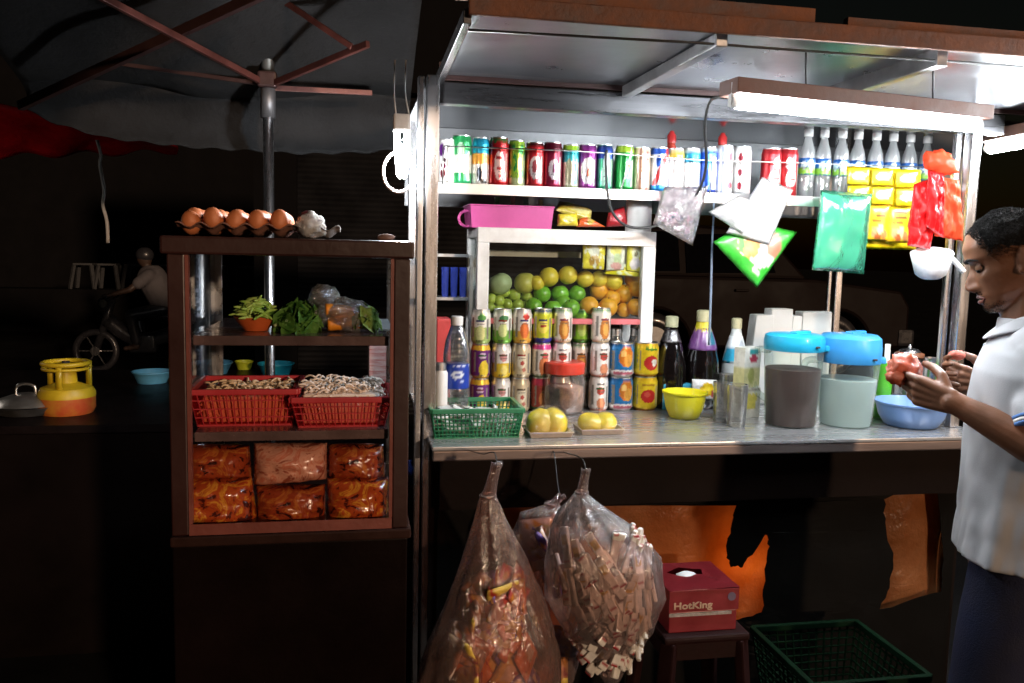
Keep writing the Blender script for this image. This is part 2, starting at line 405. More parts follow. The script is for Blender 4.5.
for s in (-1, 1): b.capsule(C(.28, s*.09, .86), C(-.12, s*.17, .78), .097, .078); b.capsule(C(-.12, s*.17, .78), C(-.05, s*.15, .42), .073, .058)
voxel(b.build('trousers', BK, rd), .02)
for o_ in (rd,): o_.location = c+(o_.location-c)*.78; o_.scale = (.78,)*3
mc.scale = (.78,)*3
# ------------------------------------------------------------------ parked car seen through the back of the stall
cx0 = PY(655, 300, 8.8).x; cx1 = PY(838, 305, 8.8).x; Yc = 8.8; g0 = gz(9)
car = thing('parked_car', 'dark red-brown car parked side-on across the road behind the stall', 'car', ((cx0+cx1)/2, Yc+.9, g0))
CP = mat('brown_car_paint', (.008, .004, .0034), .5, 0, .3, 2, 0, spec=.08)
WR = .36
def arch(xc, r, n=14): return [(xc-r*math.cos(PI*k/n), g0+.33+r*math.sin(PI*k/n)) for k in range(n+1)]
low = [(cx0-.85, g0+.33), *arch(cx0, .43), *arch(cx1, .43), (cx1+.8, g0+.33), (cx1+.92, g0+.5), (cx1+.92, g0+.82), (cx1+.8, g0+1.0), (cx1-.3, g0+1.12), (cx0-.9, g0+1.14), (cx0-.98, g0+.7)]
b = MB(); b.prism(low, Yc, Yc+1.75)
hi = [(cx0-.75, g0+1.12), (cx0-.6, g0+1.62), (cx0+.4, g0+1.7), (cx0+1.35, g0+1.66), (cx1-.35, g0+1.11)]
b.rings([[V((x, Yc+.06+.16*(z-g0-1.1)/.6, z)) for x, z in hi], [V((x, Yc+1.69-.16*(z-g0-1.1)/.6, z)) for x, z in hi]])
b.build('body', CP, car, bev=.04)
GLD = mat('dark_car_glass', (.003, .003, .004), .08, spec=.2)
for a, q in (((cx0-.62, cx0-.5), (cx0+.3, cx0+.3)), ((cx0+.38, cx0+.38), (cx0+1.3, cx1-.75))):
    pr = [(a[0], g0+1.16), (a[1], g0+1.58), (q[0], g0+1.62), (q[1], g0+1.18)]
    MB().rings([[V((x, Yc+.045+.16*(z-g0-1.1)/.6, z)) for x, z in pr], [V((x, Yc+.09+.16*(z-g0-1.1)/.6, z)) for x, z in pr]]).build('window', GLD, car)
for x in (cx0, cx1):
    for yy in (Yc+.13, Yc+1.6):
        wh = MB(); wh.torus((x, yy, g0+WR), WR-.09, .095, 'Y', 36, 10); wo = wh.build('wheel', BK, car, True)
        b = MB(); b.cone((x, yy-.1, g0+WR), (x, yy+.05, g0+WR), .21, .2, 24); b.build('rim', mat('rim_grey', (.2, .2, .2), .35, .8) if x == cx0 and yy < Yc+1 else bpy.data.materials['rim_grey'], wo)
MB().box((cx1+.86, Yc+.3, g0+.78), (.14, .34, .14), None, .03).build('headlight', M['glass'], car)
MB().box((cx0-.93, Yc+.25, g0+.88), (.1, .3, .16), None, .03).build('tail_light', mat('tail_red', (.3, .02, .02), .2), car)
MB().box2((cx1+.78, Yc-.02, g0+.36), (cx1+.99, Yc+1.77, g0+.56), .04).build('bumper', BK, car)
MB().box((cx0+1.0, Yc-.015, g0+.98), (.16, .03, .03), None, .01).build('handle', CP, car)
# ------------------------------------------------------------------ dark pop-up canopy over the left side
CV = mat_translucent('canopy_cloth', (.014, .014, .015), (.006, .006, .0064), .08, 3, .95)
cn = thing('canopy', 'dark grey cloth canopy with rusty red struts above the glass cabinet', 'canopy', (-.27, 2.95, 0))
TL, TR_ = PY(22, 106, 3.1), PY(424, 148, 3.1)
def tarp(s, t):
    # t 0 rear edge (top of the valance) -> 1 over the camera
    x = TL.x+(TR_.x-TL.x-.05)*s; y = 3.1-3.6*t; z = TL.z+.1*(1-s)*0+.08+.62*(1-abs(2*t-1)**1.6)*1
    z += .02*math.sin(s*9+t*5)*(1-t)+.015*noise.noise(V((s*6, t*9, 2)))
    x -= .55*t*(1-s)
    return V((x, y, z))
b = MB(); b.grid(tarp, 40, 50); o = b.build('tarp', CV, cn, True)
m_ = o.modifiers.new('solid', 'SOLIDIFY'); m_.thickness = .003
def val(s, t):
    a = tarp(s, 0); lowz = TL.z+(TR_.z-TL.z)*s + .0
    edge = [(0, 108), (.08, 124), (.2, 138), (.4, 147), (.7, 154), (.9, 153), (1, 147)]
    for (s0, e0), (s1, e1) in zip(edge, edge[1:]):
        if s0 <= s <= s1: e = e0+(e1-e0)*(s-s0)/(s1-s0); break
    zb = PY(22+402*s, e, 3.1).z
    zb += .004*math.sin(s*70)
    return V((a.x, a.y+.018*math.sin(s*17+1)*t*noise.noise(V((s*5,2,1)))*2+.05*math.sin(t*PI), a.z+(zb-a.z)*t))
b = MB(); b.grid(val, 60, 14); o = b.build('valance', CV, cn, True); m_ = o.modifiers.new('solid', 'SOLIDIFY'); m_.thickness = .003
RST = mat('rusty_red_bar', (.12, .036, .028), .45, .3, .5, 14, .1); DKB = mat('dark_bar', (.05, .022, .02), .5, .3)
MB().tube([(-.267, 2.95, 0), PY(268, 92, 2.95)], .017, 16).build('pole', M['steel'], cn, True)
hub = PY(268, 84, 2.95)
MB().tube([PY(268, 118, 2.95), hub], .024, 16).build('sleeve', mat('grey_sleeve', (.16, .16, .17), .4, .6), cn, True)
MB().tube([hub, PY(267, -40, 2.95)], .021, 12).build('inner_pole', mat('old_pole', (.2, .2, .19), .4, .7), cn, True)
b = MB(); b.box(hub+V((0, -.01, .01)), (.06, .06, .05), None, .008); b.cone(hub+V((-.03, -.02, 0)), hub+V((.03, -.02, 0)), .012, .012); b.build('hub', DKB, cn)
def strut(p, q, y0, y1, w=.018, m=RST): MB().bar(PY(*p, y0), PY(*q, y1), w*.68, w*.95, .0015).build('strut', m, cn)
strut((262, 82), (96, -6), 2.93, 2.35, .02); strut((272, 84), (368, 44), 2.93, 2.55, .02); strut((271, 88), (372, 93), 2.95, 3.0)
strut((20, 106), (262, -6), 3.05, 2.5, .03, DKB); strut((262, 84), (108, 62), 2.97, 3.02, .014, DKB); strut((276, -4), (352, 47), 2.75, 2.6, .018, RST)
# ------------------------------------------------------------------ the food stall itself
ZC = .976; ZS = 1.728; XL, XR = .222, 1.99
st = thing('food_stall', 'stainless steel street stall with a lit drinks shelf, counter and raised roof flap', 'stall', (1.1, 2.7, 0))
CT = mat('counter_steel', (.6, .6, .61), .28, .8, .08, 5, .04, 14, stretch=(.6, 6, 6))
b = MB(); b.box2((XL, 2.3, ZC-.012), (XR, 3.2, ZC), .003); b.build('counter_top', CT, st)
b = MB(); b.box2((XL+.002, 2.303, ZC-.042), (XR-.002, 2.33, ZC-.0125), .004); b.build('counter_edge', mat('edge_steel', (.22, .18, .17), .4, .85, .15, 5, .03, stretch=(.6, 6, 8)), st)
DKP = mat('dark_panel', (.01, .006, .005), .5, 0, .4, 4, .05, spec=.06)
MB().box2((XL+.03, 2.37, .775), (XR-.02, 2.385, ZC-.0125)).build('apron', DKP, st)
MB().box2((XL+.02, 3.1, .05), (XR-.02, 3.115, ZC-.0125)).build('rear_panel', DKP, st)
for x in (XL+.005, XR-.02): MB().box2((x, 2.42, .05), (x+.015, 3.098, ZC-.0125)).build('side_panel', DKP, st)
MB().box2((XL+.02, 2.6, .14), (XR-.02, 3.098, .155)).build('lower_shelf', DKP, st)
# made-up sheets: orange one stands for reflected glow, black cutout for dark reflections
OR = mat_translucent('orange_glow_plastic', (.75, .36, .15), (.5, .19, .06), .75, 4)
b = MB(); b.grid(lambda s, t: V((.3+1.67*s, 2.455+.012*noise.noise(V((s*9, t*6, 5)))+.01*math.sin(s*40), .12+.66*t)), 60, 20)
o = b.build('orange_glow_sheet', OR, st, True); m_ = o.modifiers.new('solid', 'SOLIDIFY'); m_.thickness = .001
def cutout(name, outer, holes, y, thick, m, parent, wob=.006):
    cu = bpy.data.curves.new(name, 'CURVE'); cu.dimensions = '2D'; cu.fill_mode = 'BOTH'; cu.extrude = thick/2
    for poly in [outer]+holes:
        sp = cu.splines.new('POLY'); sp.points.add(len(poly)-1); sp.use_cyclic_u = True
        for pt, (x, z) in zip(sp.points, poly): pt.co = (x, z, 0, 1)
    co = bpy.data.objects.new(name, cu); COL.objects.link(co)
    dg = bpy.context.evaluated_depsgraph_get(); me = bpy.data.meshes.new_from_object(co.evaluated_get(dg), depsgraph=dg)
    bpy.data.objects.remove(co); bpy.data.curves.remove(cu)
    bm = bmesh.new(); bm.from_mesh(me); b = MB(); b.bm.free(); b.bm = bm; bpy.data.meshes.remove(me)
    for _ in range(3):
        bmesh.ops.subdivide_edges(bm, edges=[e for e in bm.edges if e.calc_length() > .06], cuts=1)
        bmesh.ops.triangulate(bm, faces=bm.faces)
    for v in bm.verts: v.co = V((v.co.x, y-v.co.z+wob*noise.noise(V((v.co.x*11, v.co.y*7, 1))), v.co.y))
    return b.build(name, m, parent)
def jag(poly, amp=.006, n=5):
    out = []
    for i in range(len(poly)):
        a, q = V(poly[i]), V(poly[(i+1) % len(poly)])
        for k in range(n):
            p = a.lerp(q, k/n); f = amp if k else amp*.3
            out.append((p.x+random.uniform(-f, f), p.y+random.uniform(-f, f)))
    return out
XZ = lambda pts, Y: [(PY(x, y, Y).x, PY(x, y, Y).z) for x, y in pts]
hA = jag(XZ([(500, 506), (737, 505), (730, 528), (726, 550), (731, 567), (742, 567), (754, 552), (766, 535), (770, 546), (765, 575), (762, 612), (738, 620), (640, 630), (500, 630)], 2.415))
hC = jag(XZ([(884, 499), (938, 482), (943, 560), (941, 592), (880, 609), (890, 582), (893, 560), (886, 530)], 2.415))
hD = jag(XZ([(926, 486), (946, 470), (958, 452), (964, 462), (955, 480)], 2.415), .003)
BS = mat('dark_reflection_cutout', (.004, .0035, .003), .6, 0, .2, 6, .05, 18, spec=.06)
cutout('dark_reflection_cutout', [(XL+.03, .06), (XR-.02, .06), (XR-.02, .93), (XL+.03, .93)], [hA, hC, hD], 2.415, .0015, BS, st)  # dark reflections on the counter front, given shape as a black cutout
wl = bpy.data.lights.new('added_glow_light', 'POINT'); wo = bpy.data.objects.new('added_glow_light', wl); COL.objects.link(wo)
wl.energy = .36; wl.color = (1, .7, .36); wl.shadow_soft_size = .03; wo.location = PY(722, 548, 2.6)  # added light with no real lamp, backlights the orange sheet for its glow
# posts
def post(x0, x1, y0, y1, z0, z1): MB().box2((x0, y0, z0), (x1, y1, z1), .004).build('post', M['steel'], st)
post(.182, .2, 2.43, 2.455, .02, 1.995); post(.206, .243, 2.43, 2.47, .02, 2.0)
post(1.905, 1.925, 2.47, 2.49, ZC, 2.0); post(1.93, 1.965, 2.43, 2.47, ZC, 2.0)
post(1.935, 1.965, 3.16, 3.19, ZC, 2.0); post(1.905, 1.92, 3.165, 3.18, ZC, 2.0); post(.206, .236, 3.16, 3.19, ZC, 2.0)
# shelf with its lip and two guard wires
b = MB(); b.box2((.244, 2.75, ZS-.004), (2.1, 3.08, ZS)); b.build('shelf', M['steelx'], st)
b = MB(); b.box2((.244, 2.745, ZS-.032), (2.1, 2.7498, ZS+.002), .001); b.build('shelf_lip', mat('bright_steel', (.6, .6, .61), .35, .7, .12, 5, .04), st)
def wire(pts, r=.0022, name='guard_wire', m=None): return MB().tube(pts, r, 6).build(name, m or M['lid'], st, True)
wire([PY(443, 146, 2.745), PY(576, 151, 2.745), PY(700, 160, 2.745), PY(800, 163, 2.745), PY(952, 168, 2.745)])
wire([PY(443, 97, 2.745)+V((0, 0, -.02)), PY(700, 108, 2.745)], .002)
for px in (443, 607, 712, 840): wire([PY(px, 146+(px-443)*.055, 2.745), V((PY(px, 150, 2.745).x, 2.745, ZS-.005))])
# ceiling, header beams, roof flap
RF = mat('roof_sheet', (.23, .24, .262), .3, .85, .4, 4, .12, 6)
MB().box2((.2, 2.5, 1.975), (2.6, 3.3, 1.98)).build('ceiling', mat('ceiling_steel', (.2, .21, .225), .2, .95, .3, 3, .06, 8), st)
MB().box2((.21, 2.44, 1.925), (2.05, 2.485, 1.985), .003).build('header', mat('header_steel', (.12, .12, .128), .3, .9, .25, 6, .04, 24, stretch=(.6, 6, 8)), st)
MB().box2((.2, 3.28, 1.68), (2.6, 3.3, 1.974)).build('rear_board', mat('rear_board_steel', (.2, .205, .215), .35, .6, .3, 4), st)
zf, zb = 2.02, 2.0
def flap(s, t): return V((.235+2.0*s, 1.84+.58*t, zf+(zb-zf)*t+.006*math.sin(s*11)*math.sin(t*PI)+.004*noise.noise(V((s*9, t*4, 0)))))
b = MB(); b.grid(flap, 50, 16); o = b.build('roof_flap', RF, st, True); m_ = o.modifiers.new('solid', 'SOLIDIFY'); m_.thickness = .003; m_.offset = 1
b = MB(); b.bar((.24, 1.845, zf-.012), (.24, 2.425, zb-.014), .018, .03, .002); b.build('roof_edge', M['steelx'], st)
b = MB(); b.box2((.24, 2.425, 1.988), (2.2, 2.436, 2.035)); b.build('hinge_bar', DKB, st)
for x, ww in ((.80, .03), (1.36, .045)):
    b = MB(); b.bar((x-.02, 2.415, zb-.018), (x+.02, 1.86, zf-.018), .03, ww, .003); b.build('rafter', mat('rafter_grey', (.3, .3, .31), .35, .85) if x < 1 else bpy.data.materials['rafter_grey'], st)
RU = mat('rusty_fascia', (.22, .075, .028), .65, .1, .5, 9, .25, 40, c2=(.06, .02, .012))
MB().box2((.24, 1.826, zf-.012), (2.3, 1.838, zf+.028), .003).build('fascia', RU, st)
b = MB(); b.box2((.22, 1.87, zf+.035), (1.05, 1.9, zf+.07)); b.box2((1.14, 1.88, zf+.03), (1.62, 1.9, zf+.06)); b.build('fascia_board', RU, st)
wire([PY(468, 30, 1.87), PY(700, 43, 1.87), PY(860, 55, 1.87), PY(1040, 68, 1.87)], .003, 'cord', M['blackcable'])
# clear strip of torn poster paper under the flap corner
# ------------------------------------------------------------------ fluorescent tubes
def tube_light(a, q, bw, label, up=.035, r=.0165, es=40):
    a, q = V(a), V(q); d = (q-a).normalized()
    t = thing('tube_light', label, 'light', (a+q)/2, 'fluorescent tubes of the stall')
    MB().bar(a-d*.02+V((0, .012, up)), q+d*.03+V((0, .012, up)), .08, bw, .003).build('batten', mat('pink_wood', (.17, .085, .065), .6, 0, .3, 12, .1) if 'pink_wood' not in bpy.data.materials else bpy.data.materials['pink_wood'], t)
    MB().tube([a, q], r, 20).build('tube', mat_emit('tube_glow', (.9, .96, 1), es) if 'tube_glow' not in bpy.data.materials else bpy.data.materials['tube_glow'], t, True)
    for p, s in ((a, -1), (q, 1)):
        b = MB(); b.cone(p, p+d*s*.016, r*.9, r*.8, 16); b.box(p+d*s*.012+V((0, .004, up/2)), (.012, .02, up+.02), None, .002); b.build('holder', M['white'], t)
    return t
tA, tB = PY(737, 102, 1.93), PY(975, 126, 2.03)
tl = tube_light(tA, tB, .036, 'long glowing fluorescent tube on a pinkish batten below the roof flap')
for px, y0, y1 in ((806, 52, 86), (933, 60, 98)): MB().tube([PY(px, y0, 1.9), PY(px, y1, 1.97)], .0025, 6).build('hanger', M['blackcable'], tl, True)
tube_light((2.12, 2.58, PY(983, 145, 2.53).z), (2.12, 1.45, PY(983, 145, 2.53).z+.02), .036, 'second glowing fluorescent tube reaching in from the right edge behind the post', r=.02)
# ------------------------------------------------------------------ compact bulb beside the left post
Yb = 2.36
hb = thing('hanging_bulb', 'glowing white compact bulb hanging on two wires left of the steel post', 'bulb', PY(402, 130, Yb))
MB().box(PY(401.5, 123, Yb), (.045, .04, .045), None, .006).build('holder', mat('grey_holder', (.6, .6, .6), .4), hb)
b = MB()
for dx in (-.013, .013):
    p = PY(402, 130, Yb)+V((dx, 0, 0)); b.tube([p, PY(402, 150, Yb)+V((dx*.9, 0, 0)), PY(402, 172, Yb)+V((dx*.55, 0, 0)), PY(402, 177, Yb)], .0085, 12, 4)
b.build('bulb', mat_emit('bulb_glow', (.96, .98, 1), 130), hb, True)
for px, qx in ((394, 396), (405, 409)): MB().tube([PY(px+1, 60, Yb), PY(px, 90, Yb), PY(qx, 115, Yb)], .002, 6, 4).build('wire', cordm, hb, True)
lp = [PY(400+16*math.sin(t)-1, 172-20*math.cos(t), Yb+.02) for t in [2*PI*k/24 for k in range(1, 24)]]
MB().tube(lp, .0045, 8).build('cord_loop', mat('white_cord', (.8, .8, .8), .5), hb, True)
# small blue rag tied to the stall's left post
# ------------------------------------------------------------------ loose cable loop below the roof
pts = [PY(733, 93, 2.0), PY(722, 96, 2.1), PY(710, 102, 2.3), PY(705, 125, 2.45), PY(706, 165, 2.6), PY(698, 192, 2.68), PY(680, 212, 2.7), PY(655, 226, 2.7), PY(630, 227, 2.7), PY(615, 216, 2.7), PY(608, 196, 2.72), PY(606, 160, 2.735), PY(607, 150, 2.735)]
o = MB().tube(pts, .0045, 8, 6).build('cable', M['blackcable'], smooth=True, loc=pts[4]); tag(o, 'black electric cable looping down from the tube light past the shelf', 'cable')
pts = [PY(714, 202, 2.735), PY(712, 250, 2.735), PY(711, 290, 2.735), PY(709, 345, 2.74)]
o = MB().tube(pts, lambda t: .003+.002*t, 8, 4).build('strap', mat('blue_grey_strap', (.2, .26, .36), .6), smooth=True, loc=pts[0]); tag(o, 'thin blue-grey strap hanging straight down from the drinks shelf', 'strap')
# ------------------------------------------------------------------ drinks on the shelf
def can_prof(r, h, n=24):
    p = [(.2*r, .004), (.8*r, 0), (.86*r, .003), (r, .012)]
    for k in range(1, n): p.append((r, .012+(h-.028)*k/n))
    return p+[(r, h-.016), (.9*r, h-.004), (.9*r, h)]
def make_can(name, ops, r, h, base, label, cat, group=None, rot=0):
    ink = ('8a2c26', '2c5a38', '34346a', '5a4636', '7a3a50')[sum(map(ord, label)) % 5]
    if name == 'fruit_tin': ops = ops+[('t', .24, .34, .15, .75, '9a948c'), ('t', -.36, -.24, .2, .8, '8a847c')]
    elif name != 'drink_can': ops = ops+[('t', -.15, .15, .66, .72, ink), ('t', -.1, .12, .58, .61, '6a645c'), ('t', -.14, .13, .09, .12, '5a544c'), ('t', .2, .3, .15, .75, '8a847c'), ('t', -.33, -.24, .2, .8, '9a948c')]
    else: ops = ops+[('t', -.1, .1, .28, .31, '6a6a6a'), ('t', .16, .3, .1, .7, 'b8b4ac')]
    b = MB(); b.lathe(can_prof(r, h, 40), base, 72)
    o = b.build(name, M['printmetal'], smooth='auto', loc=base); paint_cyl(o, ops, h)
    c, s = math.cos(rot), math.sin(rot); o.rotation_euler.z = rot
    tag(o, label, cat, group)
    b = MB(); b.lathe([(.9*r, h-.001), (.9*r, h+.0035), (.84*r, h+.0035), (.82*r, h+.001), (.01*r, h+.001)], base, 32)
    b.box(V(base)+V((0, -.2*r, h+.003)), (.3*r, .5*r, .0015)); b.build('lid', M['lid'], o, 'auto'); return o
W = 'f0eeea'
CANS = [
 (448, 141, 17, [W, ('e', -.3, .78, .16, .14, '5a1a72'), ('e', -.14, .55, .07, .05, '301020'), ('e', -.2, .42, .12, .06, '5a1030'), ('e', -.22, .25, .13, .09, '701020'), ('e', .08, .4, .1, .3, 'd8d0c8')], 'white slim can with purple and maroon spots, first on the shelf beside the post'),
 (462, 137, 20, ['2c9e58', ('b', .25, .62, 'e8eede'), ('e', -.05, .72, .12, .14, 'bfe6c4'), ('r', .04, .2, .26, .6, 'f0d8b0'), ('b', .0, .1, '35b070')], 'green can with a white middle band near the left end of the shelf'),
 (481, 139, 17, ['f4f0ea', ('b', .68, 1, '28b8dc'), ('b', .46, .68, 'f0a840'), ('e', -.06, .24, .1, .15, '1a2434'), ('e', .12, .1, .14, .06, '222222'), ('b', .95, 1, '1890b0')], 'can with cyan top, orange band and black figure on white'),
 (499, 139, 20, ['c01a22', ('b', .9, 1, '2e7038'), ('e', -.02, .42, .17, .3, 'eec8c4'), ('r', -.12, .1, .56, .62, 'a01420'), ('r', -.1, .1, .34, .4, 'b02028'), ('r', -.06, .06, .18, .24, 'b8202a')], 'red can with a green rim and pale red lettering panel'),
 (517, 142, 17, ['9cc43c', ('n', 6, 5, .1, 3, '1f8a3c'), ('b', .0, .2, 'd4dca0'), ('e', .06, .5, .1, .14, 'e8d890'), ('b', .93, 1, 'a8cc40')], 'lime green can with dark green blotches between two red cans'),
 (535, 144, 19, ['c8202a', ('e', 0, .45, .2, .26, 'f0d8d4'), ('e', -.02, .47, .09, .14, 'a84850'), ('b', .93, 1, '181414'), ('b', .0, .1, 'd03034')], 'bright red can with black rim and silvery middle'),
 (553, 144, 19, ['8e1438', ('e', 0, .42, .18, .22, 'eedade'), ('e', .03, .44, .08, .12, '7a3050'), ('b', .82, 1, '5a0c24'), ('b', .0, .12, 'a82048')], 'crimson can with a dark maroon top and white oval'),
 (571, 146, 17, ['e4e0c4', ('b', .88, 1, '9cc830'), ('b', .62, .88, '35b8c0'), ('r', .08, .3, .1, .6, '40b8c8'), ('e', -.1, .4, .13, .3, 'a8a080'), ('b', .0, .08, '8aa040')], 'pale can with lime rim and turquoise shoulder'),
 (588, 146, 18, ['8c2c86', ('e', 0, .42, .3, .3, 'ece2e2'), ('e', .03, .38, .1, .11, 'd8664a'), ('b', .0, .14, '9a3a90'), ('b', .92, 1, '702470')], 'purple can with white middle and an orange red dot'),
 (605, 146, 17, ['2f9a70', ('b', .7, 1, '1c3f98'), ('e', 0, .55, .12, .3, 'd4ecec'), ('e', -.1, .3, .08, .22, 'bfe0d0'), ('b', .93, 1, '101c50')], 'can with dark blue top over sea green bottom'),
 (625, 147, 19, ['1b8a3a', ('b', .86, 1, 'a4c838'), ('d', 0.02, .45, 2.6, .07, 'f0f0ea'), ('e', .07, .58, .06, .06, 'd83a2a'), ('r', -.02, .2, .6, .64, 'e8f0e4')], 'green can with lime rim, white slash and small red dot'),
 (642, 149, 18, ['e8d0b4', ('r', -.16, -.06, 0, 1, 'c08a70'), ('r', .1, .2, 0, .9, 'b06a60'), ('r', -.03, .07, 0, 1, 'f6e8d0')], 'beige can with pinkish vertical stripes'),
 (660, 149, 19, ['e6eaf2', ('b', .86, 1, '2a58b8'), ('d', 0, .55, 1.6, .14, 'c83a3c'), ('e', -.1, .7, .1, .12, '2a58b8'), ('r', .06, .18, .22, .42, 'f0e070'), ('b', 0, .16, '1c80c4')], 'blue and white can with red slash and yellow patch'),
 (676, 150, 18, ['f2e6e4', ('b', .78, 1, 'e8c050'), ('e', 0, .5, .1, .22, 'e6a8a8'), ('b', .94, 1, 'f2e4b0')], 'yellow topped can with pinkish white body'),
 (692, 150, 18, ['e8eaea', ('b', .7, .96, '2a9cc4'), ('e', .02, .45, .14, .16, 'd8a0a8'), ('b', .96, 1, 'e8f0f0')], 'cyan shouldered white can, just left of the hanging cable'),
 (709, 149, 18, ['2456c4', ('e', -.04, .7, .16, .22, '50a0e4'), ('r', .02, .22, .05, .8, 'cdd6ea'), ('b', .92, 1, 'cfe0f0'), ('b', 0, .1, '1a3a98')], 'shiny blue and silver can behind the hanging cable'),
 (725, 147, 18, ['f2f0f0', ('e', .1, .78, .09, .1, 'a82a3a'), ('e', .1, .48, .1, .08, 'b03848'), ('e', .1, .2, .1, .08, 'b03040'), ('r', -.25, -.15, 0, 1, 'cfd6ee')], 'white can with a column of red marks on its right side'),
 (743, 148, 18, ['f4f2f2', ('e', -.14, .78, .09, .1, '982a3a'), ('e', -.14, .48, .1, .08, 'a03848'), ('e', -.14, .2, .1, .08, 'a02c3c')], 'white can with red marks on its left, last before the red tins'),
 (772, 150, 20, ['c02a32', ('e', .08, .7, .14, .12, 'f0d4d0'), ('e', .0, .38, .2, .16, 'e8b8b4'), ('r', -.1, .2, .36, .4, 'b82830'), ('b', .93, 1, 'a8282c')], 'red tin with white lettering patches, left of the pair'),
 (789, 150, 19, ['ba262e', ('e', -.1, .7, .14, .12, 'f0d4d0'), ('e', -.04, .38, .2, .16, 'e4b0ac'), ('r', -.15, .1, .36, .4, 'b02830'), ('b', .93, 1, 'a8282c')], 'red tin with white lettering patches, right of the pair beside the water bottles'),
]
for px, yt, w_, ops, lab in CANS:
    Y = 2.82; p = PY(px, yt, Y); base = V((p.x, Y, ZS)); d = depth(base)
    make_can('drink_can', ops, w_*d/F/2*1.0, p.z-ZS, base, lab, 'drink can', 'cans on the drinks shelf', random.uniform(-.15, .15)+math.atan2(-p.x, Y)*0-.1)
CAPR = mat('red_cap', (.55, .03, .03), .35, coat=.3)
for px, y0, lab in ((672, 131, 'sauce bottle with red cap standing behind the yellow topped can'), (723, 133, 'sauce bottle with red cap standing behind the white cans with red marks')):
    p = PY(px, y0, 2.96); base = V((p.x, 2.96, ZS)); h = p.z-ZS
    o = MB().lathe([(.005, 0), (.026, .002), (.027, h*.6), (.014, h*.8), (.014, h*.82)], base, 24).build('sauce_bottle', mat('sauce_red', (.45, .05, .03), .25, coat=.5) if 'sauce_red' not in bpy.data.materials else bpy.data.materials['sauce_red'], smooth='auto', loc=base)
    MB().lathe([(.016, h*.82), (.016, h*.93), (.009, h*.97), (.007, h)], base, 20).build('cap', CAPR, o, 'auto'); tag(o, lab, 'bottle')
# water bottles
LBL = ['2a6ab8', ('b', 0, .45, '8cc43c'), ('e', 0, .62, .16, .3, 'd8ecf4'), ('e', .3, .6, .12, .26, 'd8ecf4'), ('e', -.3, .6, .12, .26, 'd8ecf4'), ('r', -.07, .07, .3, .4, 'e8f4e0'), ('b', .9, 1, '1a4a94')]
WATER = mat_film('bottle_plastic', 'fcfeff', .42, 1, .06, 9, .25, .4, mottle=.05)
CAPW = mat('white_cap', (.8, .8, .8), .4)
BX = [(809, 130), (825, 131), (843, 132), (859, 133), (877, 134), (894, 135), (911, 136), (928, 137)]
proto = None
for k, (px, y0) in enumerate(BX):
    p = PY(px, y0, 2.86); base = V((p.x, 2.86, ZS)); h = p.z-ZS+.004; r = .0275
    if proto is None:
        H0 = h
        prof = [(.2*r, .006), (.8*r, 0), (r, .008), (r, h*.2), (r*.95, h*.24), (r, h*.28), (r, h*.62), (r*.9, h*.7), (r*.55, h*.82), (r*.45, h*.87), (r*.45, h*.9)]
        proto = o = MB().lathe(prof, base, 28).build('water_bottle', WATER, smooth='auto', loc=base)
        b = MB(); b.lathe([(r*1.02, h*.34), *[(r*1.03, h*(.34+.24*i/8)) for i in range(9)], (r*1.02, h*.58)], base, 40); l = b.build('label', M['print'], o, True); paint_cyl(l, LBL, h*.24, h*.34)
        MB().lathe([(r*.56, h*.89), (r*.58, h*.9), (r*.58, h*.985), (r*.5, h), (.001, h)], base, 24).build('cap', CAPW, o, 'auto')
    else: o = copy_tree(proto); o.location = base; o.scale.z = h/H0; o.rotation_euler.z = random.uniform(-.5, .5)
    tag(o, 'small white-capped water bottle, '+['leftmost of the row beside the red tin', 'second of the row from the left', 'third of the row, above the green bag\'s right side', 'fourth of the row, over the first yellow strip', 'fifth of the row, over the yellow strips', 'sixth of the row from the left', 'seventh of the row, left of the red bags', 'last of the row, behind the red bags'][k], 'water bottle', 'water bottles on the shelf')
# ------------------------------------------------------------------ pillows: filled packets and bags with four corners
def pillow(c4, thick, n=16, amp=.004, fr=9, crimp=.0, seed=0, waist=1):
    TLc, TRc, BRc, BLc = [V(c) for c in c4]
    nn = (TRc-TLc).cross(TLc-BLc).normalized()
    b = MB(); g = {}
    for side in (1, -1):
        for j in range(n+1):
            for i in range(n+1):
                s, t = i/n, j/n
                edge = i in (0, n) or j in (0, n)
                if edge and side == -1: g[-1, i, j] = g[1, i, j]; continue
                p = (TLc.lerp(TRc, s)).lerp(BLc.lerp(BRc, s), t)
                fu = max(0, (1-abs(2*s-1)**3)*(1-abs(2*t-1)**3))**.55
                nz = noise.noise(V((s*fr*.4+seed, t*fr*.4, seed*1.7+side)))+.5*noise.noise(V((s*fr+seed, t*fr, seed+side*3)))
                p = p+nn*(side*thick*.5*fu*waist+amp*nz*(1 if not edge else .6)*(.4+.6*fu))
                if edge: p = p+(p-(TLc+TRc+BLc+BRc)/4)*.018*noise.noise(V((s*14+seed, t*14, 3)))*1.5
                g[side, i, j] = b.bm.verts.new(p)
    for side in (1, -1):
        for j in range(n):
            for i in range(n):
                q = (g[side, i, j], g[side, i+1, j], g[side, i+1, j+1], g[side, i, j+1]); b._face(q if side > 0 else q[::-1])
    b.uvmap = (TLc, TRc, BRc, BLc); return b
def paint_quad(o, c4, ops, loc):
    TLc, TRc, BRc, BLc = [V(c)-V(loc) for c in c4]; ex = (TRc-TLc+BRc-BLc)/2; ey = (TLc-BLc+TRc-BRc)/2; ce = (TLc+TRc+BRc+BLc)/4
    paint(o, lambda c: art(ops, (c-ce).dot(ex)/ex.length_squared*2, (c-ce).dot(ey)/ey.length_squared+.5))
